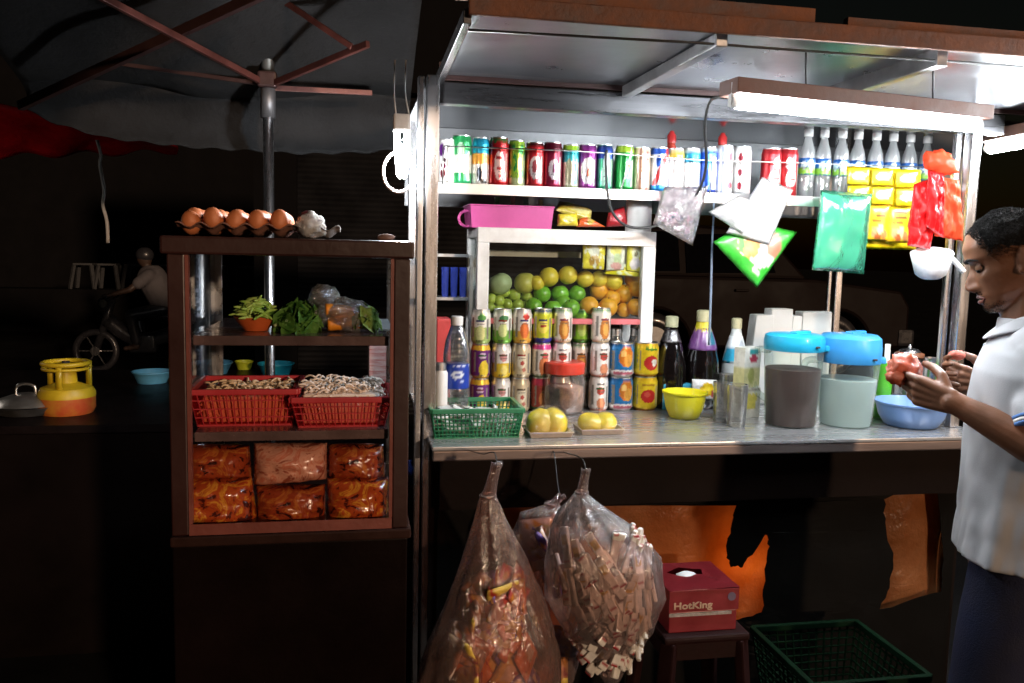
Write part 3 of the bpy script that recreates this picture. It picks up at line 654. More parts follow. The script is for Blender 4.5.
def packet(name, px4, Ys, thick, ops, label=None, cat=None, group=None, parent=None, m=None, amp=.004, n=20, seed=1, fr=9):
    c4 = [PY(x, y, Ys if not hasattr(Ys, '__len__') else Ys[k]) for k, (x, y) in enumerate(px4)]
    loc = (c4[0]+c4[1])/2
    b = pillow(c4, thick, n, amp, fr, seed=seed); o = b.build(name, m or M['print'], parent, True, loc=WPOS[parent.name] if parent else loc)
    if ops: paint_quad(o, c4, ops, WPOS[parent.name] if parent else loc)
    if label: tag(o, label, cat, group)
    return o
# white plastic packs and the green snack pack hung from the shelf
FILMW = mat_film('milky_bag', 'fcfcfc', .8, .5, .12, 14, .8, .3)
packet('snack_pack', [(749, 221), (797, 232), (757, 288), (713, 242)], [2.69, 2.7, 2.67, 2.68], .035, ['35a832', ('e', .1, .6, .75, .36, 'f0ece0'), ('e', -.15, .42, .3, .2, 'c88a48'), ('e', -.2, .4, .16, .11, 'dca860'), ('e', .62, .75, .3, .2, 'b07a60'), ('r', .3, .6, .14, .24, 'e4f0d8'), ('r', -.9, -.3, .86, 1, '58c040')], 'green and white snack pack hanging at a slant below the white bags', 'snack pack', seed=4)
packet('plastic_bag', [(762, 177), (793, 190), (769, 245), (726, 233)], 2.66, .02, None, 'milky white plastic bag hanging tilted over the green snack pack', 'plastic bag', m=FILMW, amp=.012, seed=8)
packet('plastic_bag', [(738, 196), (764, 203), (742, 234), (708, 212)], 2.65, .02, None, 'smaller crumpled clear bag sticking out left of the milky white bag', 'plastic bag', m=mat_film('milky_bag_thin', 'fcfcfc', .55, .9, .1, 20, 1, .3), amp=.012, seed=5)
# bag of sliced onions
b4 = [(664, 187), (708, 186), (693, 246), (653, 224)]
packet('plastic_bag', b4, [2.7, 2.7, 2.7, 2.7], .05, None, 'clear bag of purple onion slices hanging under the shelf by the cable', 'plastic bag', m=mat_film('onion_bag', 'f4eaf0', .25, .9, .12, 22, 1, .35), amp=.012, seed=3)
b = MB()
for k in range(60):
    s, t = random.random(), random.uniform(.35, .92); L_ = PY(655+4*t, 205+18*t, 2.7); Rr = PY(703-9*t, 205+36*t, 2.7)
    p = L_.lerp(Rr, .12+.76*s); p.y += random.uniform(-.008, .01)
    b.ball(p, (.009, .006, .0045), 8, Matrix.Rotation(random.uniform(0, 3), 3, 'Y'))
o = b.build('onion_slices', mat('onion_purple', (.45, .2, .33), .4, 0, .5, 60, 0, c2=(.7, .58, .62)), smooth=True, loc=PY(680, 220, 2.7)); tag(o, 'purple sliced onions heaped inside the clear hanging bag', 'onions', kind='stuff')
# green translucent bag
GB = mat_film('green_bag', '78eec8', .6, .3, .12, 8, .25, .25)
packet('green_bag', [(821, 190), (872, 194), (864, 274), (812, 270)], 2.64, .05, None, 'translucent mint green plastic bag hanging from the right part of the shelf', 'plastic bag', m=GB, amp=.009, seed=2, fr=7)
packet('bag_contents', [(822, 248), (858, 250), (861, 271), (816, 268)], 2.645, .03, None, 'dark green folded bundle at the bottom of the mint green bag', 'bundle', m=mat('green_stuff', (.03, .36, .2), .5), amp=.006, seed=6)
# yellow strips of snack packets
YP = ['e8c81c', ('e', 0, .52, .62, .24, 'e8e2e0'), ('r', -.4, .4, .48, .56, 'b8a8a8'), ('r', -1, 1, .0, .06, 'f2dc50'), ('e', 0, .85, .5, .06, 'd8a820')]
NP = ['eec01e', ('r', -.55, .6, .82, .88, '6a3c14'), ('r', -.4, .5, .68, .76, '5a3010'), ('r', -.6, .2, .56, .6, '8a5818'), ('e', -.4, .25, .3, .16, 'e8a070'), ('e', .1, .3, .3, .18, 'f0d8a0'), ('e', .5, .2, .25, .14, 'd88850'), ('e', -.1, .12, .3, .1, 'b86030')]
yb = packet('display_card', [(846, 166), (921, 170), (916, 250), (862, 249)], 2.67, .004, ['e6cc10', ('n', 3, 3, .25, 5, 'd4b60a')], 'flat yellow display card hung behind the small snack packets', 'card', amp=.003, seed=11)
for k, (x0, x1, y0) in enumerate(((847, 870, 167), (871, 894, 168), (895, 919, 170))):
    r = thing('packet_strip', 'hanging strip of yellow snack packets, '+['left one of three, next to the green bag', 'middle one of three', 'right one of three, partly behind the red bags'][k], 'snack strip', PY((x0+x1)/2, y0, 2.655), 'yellow snack packet strips')
    yy = y0; hts = ((18, 0), (19, 0), (36, 1)) if k else ((18, 0), (20, 0))
    for q, (hh, kind) in enumerate(hts):
        dx = 3*(kind and k*1.0)
        packet('packet', [(x0+.5-dx, yy+.5), (x1-.5-dx, yy+1), (x1-1-dx*1.6, yy+hh), (x0-dx*1.6, yy+hh-.5)], 2.655-.008*kind-.001*k, .014, NP if kind else YP, parent=r, seed=k*3+q, n=14, amp=.002)
        yy += hh
# red and orange carrier bags bunched on the right post
REDB = mat_film('red_bag', 'ee1c20', .8, .12, .3, 9, .5, .2, 'c01015'); ORB = mat_film('orange_bag', 'f0623c', .8, .12, .3, 9, .5, .2, 'c04020')
packet('carrier_bag', [(914, 184), (938, 176), (931, 249), (907, 246)], 2.4, .04, None, 'bright red folded carrier bag hanging left in the bunch on the post', 'carrier bag', m=REDB, amp=.016, seed=21, fr=14, n=26)
packet('carrier_bag', [(935, 176), (959, 180), (963, 241), (934, 236)], 2.385, .035, None, 'orange folded carrier bag hanging right in the bunch on the post', 'carrier bag', m=ORB, amp=.015, seed=25, fr=14, n=26)
b = MB(); cpt = PY(940, 163, 2.385)
b.ball(cpt, (.058, .03, .035), 30, Matrix.Rotation(.35, 3, 'Y'), f=lambda d: 1+.28*noise.noise(d*2.3+V((4, 1, 0)))+.18*noise.noise(d*6))
o = b.build('carrier_bag', ORB, smooth=True, loc=cpt); tag(o, 'crumpled orange bag knotted at the top of the red bunch', 'carrier bag')
packet('carrier_bag', [(928, 170), (944, 174), (943, 238), (926, 226)], 2.37, .03, None, 'deep red carrier bag in the middle of the hanging bunch', 'carrier bag', m=REDB, amp=.014, seed=31, fr=14, n=26)
# white scoop hanging below them
sp = thing('scoop', 'white plastic scoop with a straight handle hanging below the red bags', 'scoop', PY(935, 250, 2.37))
c0 = PY(931, 267, 2.37); rot = Matrix.Rotation(math.radians(-12), 3, 'Y')
b = MB(); prof = [(.001, -.03), (.035, -.03), (.046, -.02), (.062, .045), (.058, .045), (.043, -.016), (.001, -.026)]
b.lathe(prof, (0, 0, 0), 36); bmesh.ops.transform(b.bm, matrix=Matrix.Translation(c0) @ rot.to_4x4() @ Matrix.Rotation(math.radians(15), 4, 'X'), verts=b.bm.verts)
b.build('bowl', mat('scoop_white', (.72, .72, .75), .4), sp, True)
MB().tube([PY(946, 252, 2.36), PY(955, 262, 2.35), PY(964, 272, 2.34)], .008, 10, 3).build('handle', M['white'], sp, True)
# ------------------------------------------------------------------ fruit case
fc = thing('fruit_case', 'white framed glass display case full of fruit at the centre of the stall', 'display case', (.72, 2.95, ZC))
fx0, fx1, fy0, fy1 = .411, 1.03, 2.8, 3.07; ft, fz = 1.594, PY(560, 320, 2.8).z
b = MB(); t = .033
b.box2((fx0, fy0, ZC), (fx0+.04, fy0+t, ft-.05)); b.box2((fx1-.045, fy0, ZC), (fx1, fy0+t, ft-.05))
b.box2((fx0, fy0, ft-.05), (fx1, fy0+t, ft)); b.box2((fx0, fy1-t, ZC), (fx0+t, fy1, ft-.034)); b.box2((fx1-t, fy1-t, ZC), (fx1, fy1, ft-.034)); b.box2((fx0, fy1-t, ft-.034), (fx1, fy1, ft))
b.box2((fx0, fy0+t, ft-.034), (fx0+t, fy1-t, ft)); b.box2((fx1-t, fy0+t, ft-.034), (fx1, fy1-t, ft))
b.build('frame', M['whitepaint'], fc, bev=.003)
MB().box2((fx0+.034, fy0+.034, ft-.004), (fx1-.034, fy1-.034, ft+.0)).build('top_panel', M['whitepaint'], fc)
MB().box2((fx0+.034, fy1-.1, PY(540, 257, 3.0).z), (fx0+.40, fy1-.035, PY(540, 251, 3.0).z)).build('inner_shelf', M['whitepaint'], fc)
b = MB(); b.box2((fx0+.002, fy0+.034, fz-.012), (fx1-.002, fy1-.002, fz)); b.build('floor_panel', M['whitepaint'], fc)
MB().box2((fx0+.041, fy0+.004, fz-.014), (fx1-.046, fy0+.033, fz+.004)).build('front_strip', mat('pink_strip', (.55, .12, .14), .45), fc)
MB().box2((fx0+.012, fy0+.034, fz+.002), (fx0+.016, fy1-.034, ft-.036)).build('pane', M['pane'], fc)
MB().box2((fx1-.016, fy0+.034, fz+.002), (fx1-.012, fy1-.034, ft-.036)).build('pane', M['pane'], fc)
MB().box2((fx0+.041, fy0+.014, fz+.006), (fx1-.046, fy0+.018, ft-.052)).build('pane', M['pane'], fc)
YN = [['f0d838', ('e', 0, .62, .5, .22, 'e8e0d0'), ('e', .05, .3, .5, .2, 'c8983c'), ('n', 4, 4, .3, 2, 'f4ecd8')], ['f2ecdc', ('e', 0, .7, .6, .2, 'f0e070'), ('e', .1, .4, .4, .2, 'd8e4b0'), ('e', 0, .15, .6, .12, 'e8a8a0')], ['f0e040', ('e', 0, .65, .5, .22, 'f8f0d0'), ('e', 0, .62, .2, .1, '6a5a2a'), ('e', 0, .28, .6, .2, 'e8d8e0')]]
for k, (q, lab) in enumerate((([(583, 240), (606, 241), (604, 270), (582, 269)], 'yellow seasoning packet stuck inside the case glass, left of three'), ([(607, 241), (626, 241), (624, 270), (606, 271)], 'pale seasoning packet stuck inside the case glass, middle of three'), ([(627, 242), (645, 243), (643, 273), (626, 271)], 'yellow packet with a small dark flower stuck inside the case glass, right of three'))):
    packet('seasoning_packet', q, 2.835+.002*k, .012, YN[k], lab, 'packet', 'packets inside the case', seed=40+k, amp=.003)
packet('seasoning_packet', [(608, 262), (643, 266), (640, 277), (604, 274)], 2.845, .008, ['e8d820', ('n', 3, 3, .1, 1, 'f0f0c0')], 'narrow yellow packet lying across below the three packets in the case', 'packet', 'packets inside the case', seed=47, amp=.002)
FR = {'apple': mat('green_apple', (.2, .5, .035), .28, 0, .3, 9, .02, coat=.3), 'lime': mat('pale_lime', (.46, .58, .08), .35, 0, .35, 14, .06, 160), 'lemon': mat('yellow_fruit', (.8, .6, .05), .35, 0, .2, 14, .06, 160), 'orange': mat('orange_fruit', (.88, .4, .025), .38, 0, .2, 14, .12, 260), 'avocado': mat('grey_green_guava', (.42, .5, .24), .4, 0, .35, 14, .08, 160)}
def fruit(kind, px, py, rp, Y, label, cat, group):
    c = PY(px, py, Y); r = rp*depth(c)/F
    el = {'lemon': 1.03, 'lime': 1.08, 'avocado': 1.12}.get(kind, 1)
    sd = random.random()*9
    prof = lambda d: (1+.03*noise.noise(d*1.5+V((sd, 0, 0))))*(1-.10*max(0, d.z)**14-.06*max(0, -d.z)**14)
    o = MB().ball(c, (r*el, r, r), 28, f=prof).build({'apple': 'green_apple', 'lime': 'lime', 'lemon': 'yellow_lemon', 'orange': 'orange', 'avocado': 'guava'}[kind], FR[kind], smooth=True, loc=c)
    o.rotation_euler = (random.uniform(-.5, .5), random.uniform(-.5, .5), random.uniform(0, 6))
    if kind in ('apple', 'orange'):
        b = MB(); b.tube([c+V((0, 0, r*.86)), c+V((.001, 0, r*1.05))], .0016, 6); b.build('stem', bpy.data.materials['dark_bar'], o)
    tag(o, label, cat, group)
fruit('avocado', 500, 284, 11, 2.91, 'large grey-green guava at the top left of the fruit case', 'guava', None)
fruit('avocado', 525, 283, 10.8, 2.92, 'large yellow-green guava right of the greyish one', 'guava', None); bpy.data.objects['guava.001'].data.materials[0] = mat('yellow_guava', (.55, .5, .08), .35, 0, .3, 12, .05)
for k, (x, y, r) in enumerate(((494, 291, 6), (504, 292, 6), (514, 295, 6.5), (527, 297, 5.8), (491, 299, 5.6), (499, 301, 6), (507, 304, 5.6), (518, 305, 6), (526, 306, 5.5), (490, 308, 5.6), (499, 311, 6), (511, 313, 5.8))):
    row = 0 if k < 4 else (1 if k < 9 else 2); idx = k-(0, 4, 9)[row]
    fruit('lime', x, y, r, (2.93, 2.9, 2.865)[row], 'small yellow-green lime heaped at the left of the fruit case, %s of the %s layer' % (('leftmost', 'second', 'third', 'fourth', 'rightmost')[idx], ('upper', 'middle', 'bottom')[row]), 'lime', 'limes in the fruit case')
for k, (x, y, r, lab) in enumerate(((549, 277, 9.8, 'yellow lemon on top of the apples, leftmost'), (568, 275, 9.5, 'yellow lemon on top of the apples, highest of the pile'), (585, 279, 8.6, 'paler lemon right of the highest one'), (599, 279, 8.6, 'yellow lemon at the right end above the first orange'), (537, 283, 7.5, 'smaller lemon half hidden right of the guavas'), (613, 281, 9.6, 'yellow lemon among the oranges below the packets'))):
    fruit('lemon', x, y, r, 2.9, lab, 'lemon', 'lemons in the fruit case')
for k, (x, y, r, Y, lab) in enumerate(((542, 294, 9, 2.91, 'upper row, left'), (560, 294, 9, 2.91, 'upper row, middle'), (577, 294, 8.8, 2.91, 'upper row, right'), (534, 306, 8.5, 2.875, 'lower row, far left'), (553, 309, 9, 2.865, 'lower row, second from left'), (571, 308, 9, 2.865, 'lower row, right beside an orange'), (563, 302, 8, 2.89, 'peeping through between the two rows'))):
    fruit('apple', x, y, r, Y, 'shiny green apple in the case centre, '+lab, 'apple', 'green apples in the fruit case')
for k, (x, y, r, Y, lab) in enumerate(((599, 290, 9.8, 2.92, 'second row, left end against the apples'), (623, 294, 9.6, 2.91, 'second row, middle'), (637, 289, 8.5, 2.89, 'second row, right end'), (633, 279, 8.8, 2.91, 'topmost, under the packets on the right'), (589, 306, 9.8, 2.86, 'front row, left end'), (608, 307, 9.6, 2.855, 'front row, second from left'), (624, 310, 7.5, 2.89, 'front row, half hidden between two others'), (636, 307, 9, 2.86, 'front row, right end'), (612, 298, 8.6, 2.9, 'tucked in behind the front row, left'), (646, 298, 7.5, 2.9, 'squeezed against the right post'))):
    fruit('orange', x, y, r, Y, 'ripe orange in the right half of the case, '+lab, 'orange', 'oranges in the fruit case')
# ------------------------------------------------------------------ on top of the case
MAG = mat('magenta_plastic', (.55, .08, .3), .4, 0, .15, 9, .04)
def tray_box(b, x0, x1, y0, y1, z0, z1, fl, t=.003, rim=.008):
    """open box, flared by fl at the rim, with wall thickness and rolled rim"""
    o0 = [V((x0, y0, z0)), V((x1, y0, z0)), V((x1, y1, z0)), V((x0, y1, z0))]
    o1 = [V((x0-fl, y0-fl, z1)), V((x1+fl, y0-fl, z1)), V((x1+fl, y1+fl, z1)), V((x0-fl, y1+fl, z1))]
    i1 = [V((x0-fl+t, y0-fl+t, z1)), V((x1+fl-t, y0-fl+t, z1)), V((x1+fl-t, y1+fl-t, z1)), V((x0-fl+t, y1+fl-t, z1))]
    i0 = [V((x0+t, y0+t, z0+t)), V((x1-t, y0+t, z0+t)), V((x1-t, y1-t, z0+t)), V((x0+t, y1-t, z0+t))]
    b.rings([o0, o1, i1, i0])
    for a, c in zip(o1, o1[1:]+o1[:1]): b.bar(a, c, rim, rim*.7, .002)
mb = PY(470, 225, 2.84); me_ = PY(553, 227, 2.84)
bk = thing('plastic_basket', 'magenta plastic basket of small bottles on top of the fruit case', 'basket', ((mb.x+me_.x)/2, 2.93, ft))
b = MB(); tray_box(b, mb.x+.006, me_.x-.006, 2.84, 3.0, ft, PY(510, 206, 2.84).z, .006); b.build('tub', MAG, bk)
MB().torus((mb.x-.004, 2.9, ft+.03), .026, .005, 'Y', 24, 8).build('handle', MAG, bk, True)
for px, yt, c, lab in ((497, 197, (.1, .45, .2), 'green'), (513, 197, (.6, .35, .35), 'pale pink'), (526, 199, (.25, .5, .45), 'teal'), (541, 200, (.5, .5, .25), 'olive')):
    p = PY(px, yt, 2.93); base = V((p.x, 2.93, ft+.004)); h = p.z-ft-.004
    o = MB().lathe([(.001, 0), (.013, .001), (.013, h*.7), (.006, h*.82), (.006, h*.85)], base, 18).build('flavour_bottle', mat(lab.replace(' ', '_')+'_bottle', c, .25, coat=.4), smooth='auto', loc=base)
    MB().lathe([(.0075, h*.84), (.0085, h*.86), (.0085, h), (.001, h)], base, 16).build('cap', bpy.data.materials[lab.replace(' ', '_')+'_bottle'], o, 'auto'); tag(o, 'small %s capped bottle peeking out of the magenta basket' % lab, 'bottle')
YW = ['d8cc60', ('n', 3, 2, .1, 4, 'e8e29a'), ('b', .0, .2, 'b8a838')]
packet('snack_packet', [(559, 202), (592, 210), (590, 222), (556, 210)], [2.9, 2.9, 2.86, 2.86], .03, YW, 'long yellow packet leaning on top of the fruit case', 'packet', seed=50)
packet('snack_packet', [(558, 214), (577, 213), (578, 226), (557, 226)], 2.83, .03, ['dcc83a', ('e', 0, .5, .5, .3, 'e8dc80')], 'squat yellow packet in front on top of the fruit case', 'packet', seed=51)
packet('snack_packet', [(580, 218), (588, 217), (606, 227), (576, 227)], 2.84, .03, ['e0642c', ('e', .4, .6, .5, .4, 'c8b048')], 'orange packet lying right of the yellow ones on the case', 'packet', seed=52)
packet('snack_packet', [(608, 213), (624, 206), (628, 226), (606, 227)], 2.86, .04, ['a8222c', ('e', 0, .5, .4, .3, 'd85868')], 'dark red packet leaning on the white tub', 'packet', seed=53)
p = PY(640, 227, 2.84); q = PY(640, 200, 2.84); r = 13*depth(p)/F
o = MB().lathe([(.001, 0), (r*.96, 0), (r, .004), (r, q.z-ft-.004), (r*.95, q.z-ft), (r*.6, q.z-ft), (.001, q.z-ft-.004)], (p.x, 2.86, ft), 36).build('plastic_tub', M['white'], smooth='auto', loc=(p.x, 2.86, ft)); tag(o, 'white round tub on the right end of the fruit case top', 'tub')
# ------------------------------------------------------------------ rack at the rear left with blue glasses
rk = thing('wire_rack', 'narrow steel rack behind the left post holding blue glasses', 'rack', (.35, 3.0, ZC))
for z in (PY(455, 297, 2.98).z, PY(455, 254, 2.98).z): MB().box2((.26, 2.95, z-.01), (.405, 3.06, z)).build('shelf', mat('rack_grey', (.4, .42, .44), .35, .8) if 'rack_grey' not in bpy.data.materials else bpy.data.materials['rack_grey'], rk)
for x in (.258, .405): MB().box2((x, 2.94, ZC), (x+.012, 2.952, 1.5)).build('leg', bpy.data.materials['rack_grey'], rk)
zz = PY(455, 297, 2.98).z; BG = mat('blue_glass', (.03, .05, .28), .15, coat=.6)
proto = None
for k, px in enumerate((445, 454, 463)):
    x = PY(px, 285, 3.0).x; base = V((x, 3.0, zz))
    if proto is None:
        h = PY(px, 267, 3.0).z-zz; proto = o = MB().lathe([(.001, 0), (.012, 0), (.0145, h), (.0125, h), (.0105, .004), (.001, .004)], base, 24).build('blue_tumbler', BG, smooth='auto', loc=base)
    else: o = copy_tree(proto); o.location = base
    tag(o, 'deep blue tumbler on the rear rack, '+('left one nearest the post', 'middle one', 'right one beside the case')[k], 'tumbler', 'blue tumblers on the rack')
# ------------------------------------------------------------------ juice cans stacked on the counter
ZT = ZC+.0008
GUA = ['f2efe4', ('b', .0, .5, 'a8c070'), ('e', .0, .32, .16, .22, 'd8dc98'), ('e', .04, .78, .14, .1, '5a9a50'), ('b', .95, 1, 'c8c8c0')]
SOY = ['eef0e4', ('b', 0, .4, '78b048'), ('e', 0, .4, .16, .2, 'dce8a0'), ('e', .03, .75, .15, .1, '4c8a5a'), ('b', .95, 1, 'b8c8b0')]
MNG = ['f0e8dc', ('b', 0, .38, 'e8b048'), ('e', .0, .4, .16, .24, 'e07840'), ('e', .05, .8, .12, .08, 'c03c34'), ('b', .95, 1, 'c8c0b8')]
PIN = ['c8cc38', ('b', .88, 1, '28407c'), ('b', 0, .16, '38389c'), ('e', 0, .5, .18, .2, 'e8d860'), ('r', -.1, .1, .48, .54, 'a83a30')]
LOT = ['f2e8dc', ('e', 0, .42, .18, .32, 'c8803c'), ('e', .02, .4, .1, .2, 'e0a858'), ('b', .9, 1, '7a9c70'), ('b', 0, .07, 'd8b890')]
PUR = ['6c2c78', ('b', .84, 1, 'e4b83c'), ('e', .05, .28, .17, .26, 'e8cc40'), ('e', 0, .68, .12, .1, 'd8c0d8'), ('b', 0, .05, 'd8a838')]
YEL = ['f0ece6', ('b', 0, .45, 'e8c83c'), ('e', 0, .62, .12, .12, 'd89a9a'), ('e', .03, .25, .12, .14, 'f0e080'), ('b', .94, 1, 'c8c0b8')]
BEI = ['d4c4a4', ('e', 0, .5, .17, .2, 'e6dcc4'), ('e', .02, .45, .06, .07, 'b05048'), ('e', .08, .25, .06, .06, 'b87060'), ('b', .92, 1, 'b0a088')]
PNK = ['eae0d4', ('b', .84, 1, 'd84c90'), ('e', 0, .35, .19, .28, 'e08858'), ('b', 0, .1, '4c7a44'), ('e', .02, .68, .12, .08, 'd85860')]
WRD = ['f0ece8', ('e', .0, .62, .14, .12, 'c04840'), ('e', .02, .25, .15, .16, 'd8906c'), ('r', -.12, .12, .8, .85, '787878'), ('b', 0, .06, 'c86848')]
LIM = ['8cc43a', ('e', 0, .5, .16, .3, 'c0dc78'), ('b', .88, 1, '2c6a40'), ('b', 0, .12, '4c9438'), ('r', -.1, .1, .6, .68, 'f0f0d8')]
REDG = ['a8483c', ('b', .8, 1, 'c4405c'), ('e', 0, .4, .17, .25, 'd89058'), ('b', 0, .15, '486a34')]
COLS = [(480, 412, [(PUR, 'purple juice can with yellow fruit'), (PUR, 'purple juice can with yellow fruit'), (GUA, 'white and soft green juice can')], 'far left column'),
        (501, 412, [(YEL, 'white and yellow juice can'), (YEL, 'white and yellow juice can'), (SOY, 'white and leaf green juice can')], 'second column from the left'),
        (520.5, 412, [(BEI, 'beige juice can'), (BEI, 'beige juice can'), (MNG, 'white and orange mango juice can')], 'third column from the left'),
        (541, 412, [(REDG, 'dull red and orange can'), (PNK, 'pink rimmed orange-fruit can'), (PIN, 'yellow-green can with blue bands')], 'column left of the red lidded jar'),
        (561, 412, [(WRD, 'white can with red mark'), (WRD, 'white can with red mark'), (LOT, 'white can with brown-orange picture')], 'column behind the red lidded jar'),
        (579.5, 409, [(LOT, 'orange-brown can'), (LOT, 'orange-brown can'), (LIM, 'bright lime green can')], 'recessed column right of the jar'),
        (599, 411, [(WRD, 'white can with red mark'), (WRD, 'white can with red mark'), (LOT, 'white can with brown-orange picture')], 'column next to the blue tins')]
YJ = PZ(500, 412.5, ZT).y+.03
for px, yb, stack, where in COLS:
    Y = YJ+(.055 if px == 579.5 else 0)+random.uniform(-.003, .003); p = PY(px, 380, Y); d = depth(p); r = 9.7*d/F; z = ZT
    rec = px == 579.5
    for lv, (ops, lab) in enumerate(stack):
        h = 34.3*d/F-.0038 if not rec else 33.5*d/F-.0038
        if rec and lv == 0: h -= .006
        lo = V((p.x+random.uniform(-.0008, .0008), Y, z))
        make_can('juice_can', ops, r, h, lo, '%s, %s of the %s' % (lab, ('bottom', 'middle', 'top')[lv], where), 'juice can', 'juice cans stacked on the counter', random.uniform(-.2, .2)); z += h+.0038
DOG = ['f0e8e4', ('b', .22, 1, '2a78b4'), ('e', .05, .62, .2, .3, 'd87c2c'), ('e', .1, .5, .12, .2, 'e8a448'), ('e', -.03, .72, .08, .1, 'f0c070'), ('r', -.3, .3, .08, .16, 'c86a78'), ('b', .95, 1, '1a5a90')]
LYC = ['e8c428', ('e', .02, .42, .2, .22, 'c83430'), ('e', .1, .44, .08, .11, 'f2e4d8'), ('r', -.16, .18, .8, .86, '5a8a30'), ('b', 0, .06, 'c87a20'), ('b', .94, 1, 'd8a820')]
LYR = ['e8c428', ('e', .02, .45, .2, .2, 'c42c28'), ('e', -.02, .5, .08, .08, 'd85848'), ('r', -.16, .18, .76, .82, 'b8862a'), ('b', 0, .06, 'c87a20'), ('b', .94, 1, 'd8a820')]
for px, st2, cat in ((621, [(DOG, 'blue fruit tin with an orange picture, lower of two'), (DOG, 'blue fruit tin with an orange picture, upper of two')], 'tin'), (645.5, [(LYR, 'yellow tin with a red fruit, lower of two beside the black bottles'), (LYC, 'yellow tin with red and white fruit, upper of two beside the black bottles')], 'tin')):
    Y = YJ; p = PY(px, 380, Y); d = depth(p); z = ZT
    for ops, lab in st2:
        h = 34*d/F-.0038; make_can('fruit_tin', ops, 12.6*d/F, h, V((p.x, Y+.005, z)), lab, cat, 'fruit tins on the counter', random.uniform(-.1, .1)); z += h+.0038
for px, lab in ((616, 'glass jar behind the blue tins, left of two'), (637, 'glass jar with a dark label behind the tins, right of two')):
    Y = 2.845; p = PY(px, 324, Y); h = p.z-ZT-.02; r = .03; bs = V((p.x, Y, ZT))
    h = min(h, fz-.02-ZT-.012)
    o = MB().lathe([(.001, 0), (r, .002), (r, h*.82), (r*.7, h*.93), (r*.7, h)], bs, 28).build('glass_jar', M['clear'], smooth='auto', loc=bs)
    MB().lathe([(r*.74, h-.02), (r*.76, h+.004), (.001, h+.005)], bs, 24).build('lid', M['lid'], o, 'auto')
    b = MB(); b.lathe([(r*1.01, h*.3), (r*1.02, h*.32), (r*1.02, h*.6), (r*1.01, h*.62)], bs, 28); b.build('label', DKB if px > 620 else M['white'], o, True)
    tag(o, lab, 'jar')
# large water bottle with blue label
Y = 2.56; p = PY(457, 316, Y); bs = V((p.x, Y, ZT)); H = p.z-ZT; r = 13.2*depth(p)/F
wb = MB().lathe([(.3*r, .01), (.85*r, 0), (r, .012), (r, H*.18), (r*.96, H*.2), (r, H*.22), (r, H*.34), (r*.96, H*.36), (r*.97, H*.58), (r, H*.6), (r, H*.66), (r*.85, H*.78), (r*.5, H*.9), (r*.42, H*.93)], bs, 36).build('water_bottle', mat_film('big_bottle_plastic', 'f4f8fc', .06, .8, .06, 9, .3, .35, mottle=.02), smooth='auto', loc=bs)
tag(wb, 'large clear water bottle with a blue label behind the green basket', 'water bottle')
b = MB(); b.lathe([(r*1.0, H*.36), *[(r*1.01, H*(.37+.2*k/10)) for k in range(11)], (r, H*.58)], bs, 44); l = b.build('label', M['print'], wb, True)
paint_cyl(l, ['1c3ca4', ('e', 0, .62, .16, .14, 'e0e8f4'), ('r', -.18, .18, .34, .42, 'c0ccec'), ('e', .0, .62, .08, .06, '1c3ca4'), ('b', .93, 1, 'd8e0f0')], H*.21, H*.36)
MB().lathe([(r*.46, H*.92), (r*.48, H*.93), (r*.48, H*.99), (r*.4, H), (.001, H)], bs, 24).build('cap', CAPW, wb, 'auto')
Y = 2.52; p = PY(441, 362, Y); bs = V((p.x, Y, ZT)); H = p.z-ZT
o = MB().lathe([(.001, 0), (.02, 0), (.021, .004), (.021, H*.84), (.014, H*.9)], bs, 24).build('white_bottle', M['white'], smooth='auto', loc=bs); MB().lathe([(.0165, H*.88), (.0165, H*.99), (.001, H)], bs, 20).build('cap', M['lid'], o, 'auto'); tag(o, 'small white bottle squeezed between the steel post and the water bottle', 'bottle')
o = MB().box2((PY(446, 340, 2.8).x-.03, 2.8, ZT), (PY(450, 340, 2.8).x+.003, 2.9, PY(446, 319, 2.8).z), .004).build('red_box', mat('red_card', (.4, .03, .03), .5), loc=(.3, 2.85, ZT)); tag(o, 'dark red box standing by the post behind the water bottle', 'box')
# green lattice basket with sachets
def lattice_basket(name, label, m, x0, x1, y0, y1, z0, z1, fl, pitch, cat='basket', bw=.004, rimh=.012):
    r = thing(name, label, cat, ((x0+x1)/2, (y0+y1)/2, z0))
    b = MB(); o1 = [(x0-fl, y0-fl, z1), (x1+fl, y0-fl, z1), (x1+fl, y1+fl, z1), (x0-fl, y1+fl, z1)]
    for a, c in zip(o1, o1[1:]+o1[:1]): b.bar(a, c, rimh, rimh*1.2, .003)
    b.build('rim', m, r)
    b = MB(); q0 = [V((x0, y0, z0)), V((x1, y0, z0)), V((x1, y1, z0)), V((x0, y1, z0))]; q1 = [V(p) for p in o1]
    for i in range(4):
        a0, a1, c0_, c1_ = q0[i], q0[(i+1) % 4], q1[i], q1[(i+1) % 4]; n = max(2, int((a1-a0).length/pitch))
        for k in range(n): b.bar(a0.lerp(a1, k/n), c0_.lerp(c1_, k/n), bw, bw*.6)
        nz = max(2, int((z1-z0)/pitch))
        for k in range(1, nz): b.bar(a0.lerp(c0_, k/nz), a1.lerp(c1_, k/nz), bw, bw*.6)
        b.bar(a0, a1, bw*2, bw*1.5)
    b.build('lattice_side', m, r)
    b = MB(); b.box2((x0, y0, z0), (x1, y1, z0+.003)); b.build('bottom', m, r); return r
GRN = mat('green_plastic', (.02, .2, .09), .38, 0, .15, 9, .04, coat=.2)
f0, f1 = PZ(437, 440, ZT), PZ(522, 440, ZT); y0 = f0.y+.02; zt = PY(480, 411, y0-.008).z
lattice_basket('plastic_basket', 'green slotted plastic basket of white sachets at the counter\'s left end', GRN, f0.x-.003, f1.x-.004, y0, y0+.17, ZT, zt, .012, .011)
b = MB()
